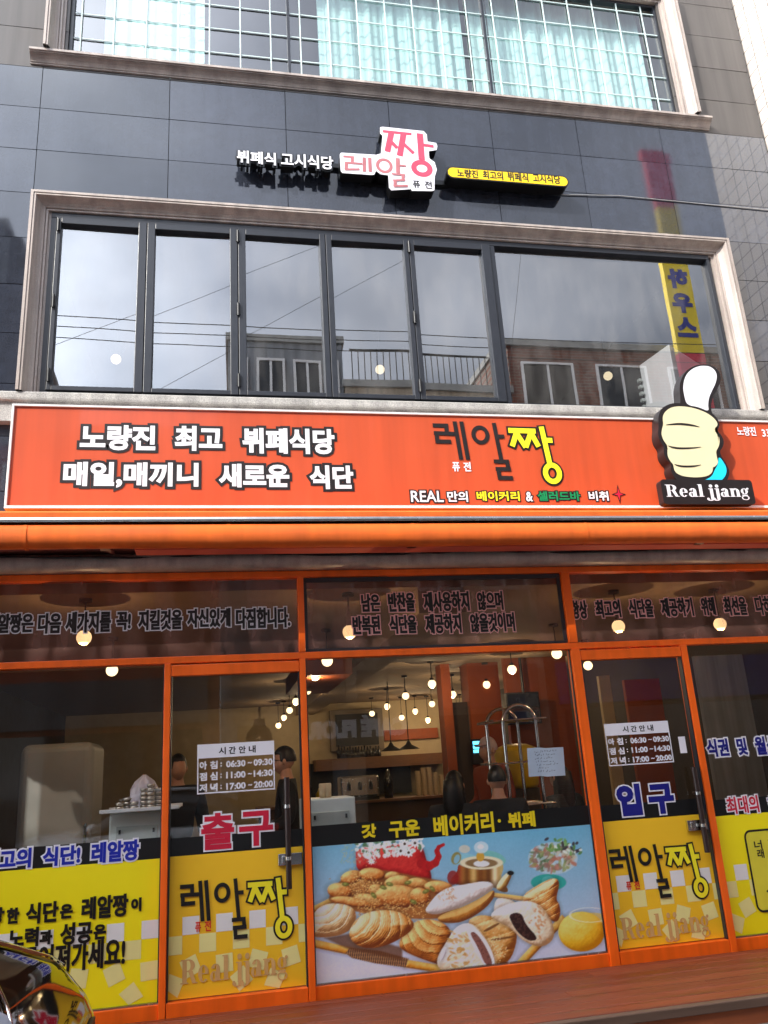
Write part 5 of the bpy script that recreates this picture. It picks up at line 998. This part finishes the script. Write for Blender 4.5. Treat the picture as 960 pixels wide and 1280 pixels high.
    if sit:
        st = thing('dining_chair', 'dark dining chair under the ' + label.split(' sitting')[0], 'chair', (x, y, base), 'occupied dining chairs'); st.rotation_euler.z = rz
        k = MB(); k.box(-.2, .2, -.18, .2, .38, .415); o = k.build('seat', 'room_wood'); o.parent = st; k = MB(); k.box(-.2, .2, .205, .23, .45, .85); o = k.build('backrest', 'room_wood'); o.parent = st
        for a in (-.18, .18):
            for c in (-.16, .212): k = MB(); k.box(a - .015, a + .015, c - .013, c + .013, 0, .379 if c < 0 else .449); o = k.build('leg', 'room_wood'); o.parent = st
    return t
person('person in pink cap and orange jacket standing by the yellow container', at(613, 960, 8.3)[0], 8.3, R_(-70), False, 'cloth_orange', 'cloth_black', 'cap')
person('dark haired person with glasses in black jacket standing behind the exit door', at(357, 955, 7.7)[0], 7.7, R_(-95), False, 'cloth_black', 'cloth_black', 'glasses')
person('person in black standing behind the orange post left of exit door', at(222, 965, 8.2)[0], 8.2, R_(15), False, 'cloth_black', 'cloth_black', 'short')
person('long haired person in black sitting left of the pink capped person', at(570, 1010, 7.5)[0], 7.5, R_(150), True, 'cloth_black', 'cloth_black', 'long', FL + .12)
person('short haired person in black sitting below the pink capped person', at(624, 1003, 7.4)[0], 7.4, R_(170), True, 'cloth_black', 'cloth_black', 'short', FL + .14)
person('long haired person in black sitting under the paper note', at(705, 1012, 7.9)[0], 7.9, R_(-150), True, 'cloth_black', 'cloth_black', 'long', FL + .12)
# ================================================================ THE STREET BEHIND THE CAMERA (seen in the glass) AND NEIGHBOURS
def opp(px, py, W):                                       # where a reflected thing stands: the ray mirrored in the facade plane, carried on to y = -W
    x, z = at(px, py, 12.8 + W); return x, z
def brick_tex(m, a, c, mort, sx, sz, axes='xz', ms=.03):
    t = m.node_tree; b = t.nodes['Principled BSDF']; g = t.nodes.new('ShaderNodeTexCoord'); s = t.nodes.new('ShaderNodeSeparateXYZ'); k = t.nodes.new('ShaderNodeCombineXYZ'); br = t.nodes.new('ShaderNodeTexBrick')
    t.links.new(g.outputs['Object'], s.inputs[0]); t.links.new(s.outputs['XYZ'.index(axes[0].upper())], k.inputs[0]); t.links.new(s.outputs[2], k.inputs[1]); t.links.new(k.outputs[0], br.inputs[0])
    br.offset = .5 if mort[0] > 1 and sx != sz else 0; br.inputs['Color1'].default_value = (*lin(a), 1); br.inputs['Color2'].default_value = (*lin(c), 1); br.inputs['Mortar'].default_value = (*lin(mort), 1)
    br.inputs['Scale'].default_value = 1; br.inputs['Brick Width'].default_value = sx; br.inputs['Row Height'].default_value = sz; br.inputs['Mortar Size'].default_value = ms; t.links.new(br.outputs[0], b.inputs['Base Color'])
brick_tex(mat('tile_side', (220, 210, 198), .25), (226, 216, 206), (214, 204, 194), (120, 112, 106), .17, .17, 'yz', .006)
brick_tex(mat('brick_opposite', (120, 70, 52), .9), (124, 66, 46), (98, 54, 40), (120, 108, 98), .22, .075, 'xz', .008)
nb = thing('tiled_neighbour', 'neighbouring building with white tiled side wall at the right edge', 'building', (9, 8, 0))
b = MB(); b.box(5.872, 12, 5.45, 20, 0, 14.5); b.build('wall', 'tile_side', nb)
b = MB(); b.box(6.4, 11.6, 5.40, 5.44, .3, 3.0); o = b.build('shopfront', 'pane_dark', nb); b = MB(); b.box(6.3, 11.7, 5.3, 5.44, 3.02, 3.9); b.build('fascia', 'teal_metal', nb)
for i in range(3):
    for j in range(3): b = MB(); b.box(6.6 + j * 1.8, 7.9 + j * 1.8, 5.41, 5.44, 5 + i * 3, 6.6 + i * 3); b.build('window', 'pane_dark', nb)
def block(name, label, x0, x1, yf, dp, h, m, cols, rws, par=.5, sign=None):
    t = thing(name, label, 'building', ((x0 + x1) / 2, yf, 0)); yb = yf - dp
    b = MB(); b.box(x0, x1, yb, yf, 0, h); b.build('wall', m, t)
    b = MB(); b.box(x0 - .05, x1 + .05, yf - .2, yf + .06, h + .002, h + .16); b.box(x0 - .05, x0 + .2, yb, yf - .201, h + .002, h + .16); b.box(x1 - .2, x1 + .05, yb, yf - .201, h + .002, h + .16); b.build('parapet', 'concrete', t)
    cw = (x1 - x0) / cols
    for r in range(rws):
        z = h - 1.75 - r * 2.6
        if z < 3.7: break
        for c in range(cols):
            xc = x0 + cw * (c + .5); ww = min(.75, cw * .32)
            p = MB(); p.rect(xc - ww, xc + ww, z, z + 1.3, yf + .012); o = p.build('window', 'pane_dark', t)
            f = MB(); f.box(xc - ww - .05, xc - ww, yf + .001, yf + .05, z - .05, z + 1.35); f.box(xc + ww, xc + ww + .05, yf + .001, yf + .05, z - .05, z + 1.35); f.box(xc - ww, xc + ww, yf + .001, yf + .05, z + 1.3, z + 1.35); f.box(xc - ww, xc + ww, yf + .001, yf + .07, z - .05, z); f.box(xc - .025, xc + .025, yf + .014, yf + .04, z + .001, z + 1.299); f.build('window_frame', 'white_trim', o)
    p = MB(); p.box(x0 + .3, x1 - .3, yf + .002, yf + .03, .3, 2.5); p.build('shopfront', 'pane_dark', t)
    p = MB(); p.box(x0 + .2, x1 - .2, yf + .002, yf + .14, 2.6, 3.4); p.build('fascia', sign or 'roof_metal', t)
    return t
Wd = 2.7
xa, za = opp(275, 413, Wd); xb, zb = opp(412, 442, Wd)
block('grey_apartment', 'grey rendered house across the street reflected in the middle panes', xa, xb, -Wd, 9, (za + zb) / 2, 'stucco_grey', 3, 3)
xc, zc = opp(640, 490, Wd)
bb = block('low_house', 'lower house across the street with railed roof terrace', xb + .02, xc, -Wd, 9, zc, 'stucco_tan', 3, 3, sign='roof_metal')
k = MB(); x0, zt = opp(445, 418, Wd + .3); x1 = xc - .2; zt = zc + 1.05
x = xb + .25
while x < x1: k.tube([(x, -Wd - .3, zc + .16), (x, -Wd - .3, zt)], .012, 5); x += .14
k.tube([(xb + .2, -Wd - .3, zt), (x1, -Wd - .3, zt)], .022, 6); k.build('terrace_railing', 'wire_black', bb)
for i in range(2): k = MB(); x = xb + 2.3 + i * 1.3; k.box(x, x + .8, -Wd - 1.6, -Wd - 1.2, zc + .01, zc + .75); k.build('air_conditioner', 'stucco_grey', bb)
xd, zd_ = opp(690, 433, Wd); xe, ze = opp(905, 440, Wd)
block('brown_house', 'brown brick house across the street reflected in the large pane', xc + .02, xe, -Wd, 9, zd_, 'brick_opposite', 3, 3, sign='banner_blue')
block('pale_shop_house', 'pale two storey house across the street at the right', xe + .05, xe + 7, -Wd + .0, 10, 7.6, 'stucco_tan', 3, 1, sign='teal_metal')
block('red_brick_house', 'red brick house across the street reflected in the left shop window', -4.3, xa - .02, -Wd, 9, 7.9, 'brick_red', 3, 2, sign='roof_metal')
block('shading_flats', 'unseen tall grey flats added left of the red brick house to shade the shopfront', -20, -4.35, -Wd, 10, 12.85, 'stucco_grey', 7, 4)  # added out of view, height set so its shadow ends just below the awning
# café sign, banner, wires, vehicles
cs = thing('cafe_sign', 'white serif cafe lettering on dark board across the street', 'sign', (0, -Wd + .2, 4)); x0, z1 = opp(383, 898, Wd); x1, z0 = opp(507, 919, Wd)
k = MB(); put_text(k, None, 'CAFÉ FLOR', (-x1, -x0, z0, z1), 0, .03); k.v = [(-x, -Wd + .19 - y, z) for x, y, z in k.v]; k.build('lettering', 'white_vinyl', cs); k = MB(); k.box(x0 - .3, x1 + .3, -Wd + .145, -Wd + .18, z0 - .25, z1 + .25); k.build('board', 'menu_black', cs)
bn = thing('vertical_banner', 'long yellow vertical banner sign with blue lettering and red ends', 'sign', (0, -2.3, 6)); W3b = 2.25
x0, _ = opp(829, 326, W3b); x1, _ = opp(861, 328, W3b); _, zt = opp(836, 190, W3b); _, zb = opp(870, 520, W3b); _, zm1 = opp(850, 262, W3b); _, zm2 = opp(878, 440, W3b)
k = MB(); k.box(x0, x1, -2.4, -2.26, zm2, zm1); k.build('yellow_panel', 'banner_yellow', bn); k = MB(); k.box(x0, x1, -2.4, -2.262, zm1 + .002, zt); k.box(x0, x1, -2.4, -2.262, zb, zm2 - .002); k.build('red_panel', 'banner_red', bn)
k = MB(); zz = opp(836, 300, W3b)[1]; hh = opp(849, 335, W3b)[1]; st = (opp(843, 330, W3b)[1] - opp(858, 420, W3b)[1]) / 3
for i, c in enumerate('하우스'): z = hh - i * st; put_text(k, None, c, (-(x1 - .07), -(x0 + .07), z - st * .82, z), 0, .035)
k.v = [(-x, -2.25 - y, z) for x, y, z in k.v]; k.build('blue_lettering', 'banner_blue', bn)
k = MB(); k.box((x0 + x1) / 2 - .03, (x0 + x1) / 2 + .03, -Wd - .0 + .002, -2.402, zm1, zm1 + .08); k.box((x0 + x1) / 2 - .03, (x0 + x1) / 2 + .03, -Wd + .002, -2.402, zm2, zm2 + .08); k.build('bracket', 'roof_metal', bn)
def pole(x, y, label):
    t = thing('utility_pole', label, 'pole', (x, y, 0)); k = MB(); k.tube([(x, y, 0), (x, y, 11.5)], [.15, .1], 12); k.build('shaft', 'concrete', t); k = MB(); k.box(x - .06, x + .06, y - .9, y + .9, 10.6, 10.7); k.build('crossarm', 'roof_metal', t)
pole(-14, -1.6, 'concrete utility pole at the left end of the street'); pole(17, -1.6, 'concrete utility pole at the right end of the street')
for i, (py, Wq) in enumerate(((400, 1.0), (413, 1.3), (427, 1.6))):
    xq, zq_ = opp(160, py, Wq); k = MB(); k.tube([(x, -Wq, zq_ + ((x - xq) / 14) ** 2 * .25 - (x - xq) * .012) for x in np.linspace(-14, 17, 24)], .009, 5); tag(k.build('power_cable', 'wire_black'), ['highest', 'middle', 'lowest'][i] + ' of three power cables strung along the street', 'cable', 'power cables along the street')
for i, (p, q) in enumerate((((135, 412), (400, 308)), ((200, 480), (520, 310)), ((640, 440), (652, 314)))):
    a = opp(*p, .6); c = opp(*q, 2.4); k = MB(); d = Vector((c[0] - a[0], -1.8, c[1] - a[1])); A0 = Vector((a[0], -.6, a[1])); k.tube([A0 - d * .8, A0, A0 + d * .5, A0 + d, A0 + d * 1.6], .0045, 5); tag(k.build('service_cable', 'wire_black'), ['upper slanting cable crossing above the street at left', 'lower slanting cable crossing above the street at left', 'steep slanting cable above the street at right'][i], 'cable', 'slanting service cables')
# cars
def car(name, label, loc, rz, paint):
    t = thing(name, label, 'car', (0, 0, 0)); st = [(-2.05, .62, .62, .86), (-1.9, .76, .40, .95), (-1.3, .85, .24, .98), (-.4, .875, .22, .96), (.5, .875, .22, .95), (1.1, .87, .24, .945), (1.55, .84, .26, .90), (1.85, .76, .30, .80), (2.0, .62, .36, .66), (2.05, .50, .42, .58)]
    fine = []
    for (a, c) in zip(st, st[1:]):
        for u in (0, .25, .5, .75): fine.append(tuple(p + (q - p) * u for p, q in zip(a, c)))
    fine.append(st[-1]); k = MB(); n = 28; vs = []
    for x, hw, zb, zt in fine:
        zc, hz = (zb + zt) / 2, (zt - zb) / 2
        for j in range(n):
            a = 2 * math.pi * j / n; ca, sa = math.cos(a), math.sin(a); vs.append((x, hw * math.copysign(abs(ca) ** .42, ca), zc + hz * math.copysign(abs(sa) ** .5, sa) + (.03 * (1 - abs(ca)) if sa > 0 else 0)))
    m = len(fine); k.add(vs, [(i * n + j, i * n + (j + 1) % n, (i + 1) * n + (j + 1) % n, (i + 1) * n + j) for i in range(m - 1) for j in range(n)] + [tuple(range(n)), tuple(range((m - 1) * n, m * n))[::-1]], True)
    o = k.build('body', paint); o.parent = t; o.modifiers.new('sub', 'SUBSURF').render_levels = 1
    k = MB(); gs = [(-1.75, .70, .93, .95), (-1.35, .68, .94, 1.34), (-.8, .66, .94, 1.44), (-.1, .66, .93, 1.45), (.35, .68, .93, 1.33), (.95, .74, .92, .94)]; vs = []
    for x, hw, zb, zt in gs: vs += [(x, -hw - .08, zb), (x, -hw + .08 * (zt > 1), zt - .06), (x, -hw * .6, zt), (x, hw * .6, zt), (x, hw - .08 * (zt > 1), zt - .06), (x, hw + .08, zb)]
    k.add(vs, [(i * 6 + j, i * 6 + j + 1, i * 6 + j + 7, i * 6 + j + 6) for i in range(5) for j in range(5)], True); o = k.build('cabin_glass', 'pane_dark'); o.parent = t; o.modifiers.new('sub', 'SUBSURF').render_levels = 2
    k = MB()
    for y in (-.42, .42): k.tube([(-1.3, y, 1.335), (-.8, y, 1.445), (-.1, y, 1.455), (.35, y, 1.335)], .02, 6)
    o = k.build('roof_rail', paint); o.parent = t
    for x in (-1.3, 1.3):
        for s in (-1, 1):
            k = MB(); k.add([(x + .31 * math.cos(a), s * .89 - s * d, .31 + .31 * math.sin(a)) for d in (0, .2) for a in [2 * math.pi * q / 28 for q in range(28)]], [tuple(range(28)), tuple(range(55, 27, -1))] + [(q, (q + 1) % 28, 28 + (q + 1) % 28, 28 + q) for q in range(28)]); o = k.build('wheel', 'tyre'); o.parent = t
            k = MB(); k.add([(x + r * math.cos(a), s * (.893 + dd), .31 + r * math.sin(a)) for r, dd in ((.2, 0), (.06, .012)) for a in [2 * math.pi * q / 28 for q in range(28)]], [(q, (q + 1) % 28, 28 + (q + 1) % 28, 28 + q) for q in range(28)] + [tuple(range(28, 56))]); o2 = k.build('rim', 'steel'); o2.parent = o
    def surf(x, a, o=.004):
        for p, q in zip(st, st[1:]):
            if p[0] <= x <= q[0]: u = (x - p[0]) / (q[0] - p[0]); hw, zb, zt = [p[i] + (q[i] - p[i]) * u for i in (1, 2, 3)]
        ca, sa = math.cos(a), math.sin(a); zc, hz = (zb + zt) / 2, (zt - zb) / 2
        return (x + o, (hw + o) * math.copysign(abs(ca) ** .42, ca), zc + (hz + o) * abs(sa) ** .5 + .03 * (1 - abs(ca)))
    for s in (-1, 1):
        k = MB(); U = [.0, .14, .28, .42, .56, .7, .84, 1]; G = [[surf(1.42 + .46 * u, math.pi / 2 - s * R_(14 + 8 * u + (5 + 30 * math.sin(math.pi * min(1, .12 + u * .86))) * v), .010) for v in (0, .25, .5, .75, 1)] for u in U]
        k.add([p for r in G for p in r], [(i * 5 + j, i * 5 + j + 1, i * 5 + j + 6, i * 5 + j + 5) for i in range(7) for j in range(4)], True); o = k.build('headlight', 'lens_grey'); o.parent = t
        k = MB(); k.ball((.65, s * 1.0, 1.0), .09, 14, 8, .75); o = k.build('wing_mirror', paint); o.parent = t
        for xx in (-.35, .45): k = MB(); k.box(xx - .1, xx + .1, s * .87 - .012, s * .87 + .012, .80, .83); o = k.build('door_handle', 'chrome'); o.parent = t
        k = MB(); k.box(-2.06, -1.95, s * .62 - .12, s * .62 + .12, .74, .88); o = k.build('tail_light', 'red_vinyl'); o.parent = t
    def on(x, y):
        for p, q in zip(st, st[1:]):
            if p[0] <= x <= q[0]: hw = p[1] + (q[1] - p[1]) * (x - p[0]) / (q[0] - p[0])
        ca = min(.999, (abs(y) / hw) ** (1 / .42)); return surf(x, math.acos(math.copysign(ca, y)), .005)
    k = MB(); k.tube([on(1.50 + .45 * u, .35 - 1.05 * u) for u in np.linspace(0, 1, 21)], .007, 8); o = k.build('chrome_strip', 'chrome'); o.parent = t
    k = MB(); k.tube([on(.98, .75 * u) for u in np.linspace(-1, 1, 15)], .005, 6); o = k.build('panel_gap', 'black_hinge'); o.parent = t
    k = MB(); k.box(2.03, 2.06, -.4, .4, .46, .58); o = k.build('grille', 'black_hinge'); o.parent = t
    t.location = loc; t.rotation_euler.z = rz; t.scale = (1, 1, 1.04); return t
car('parked_car', 'glossy black car with pale headlight parked by the left shop window', (-2.65, 4.22, .0), 0, 'car_black')
car('parked_car', 'white car parked across the street behind the viewer', (-1.2, -1.55, 0), math.pi, 'car_white')
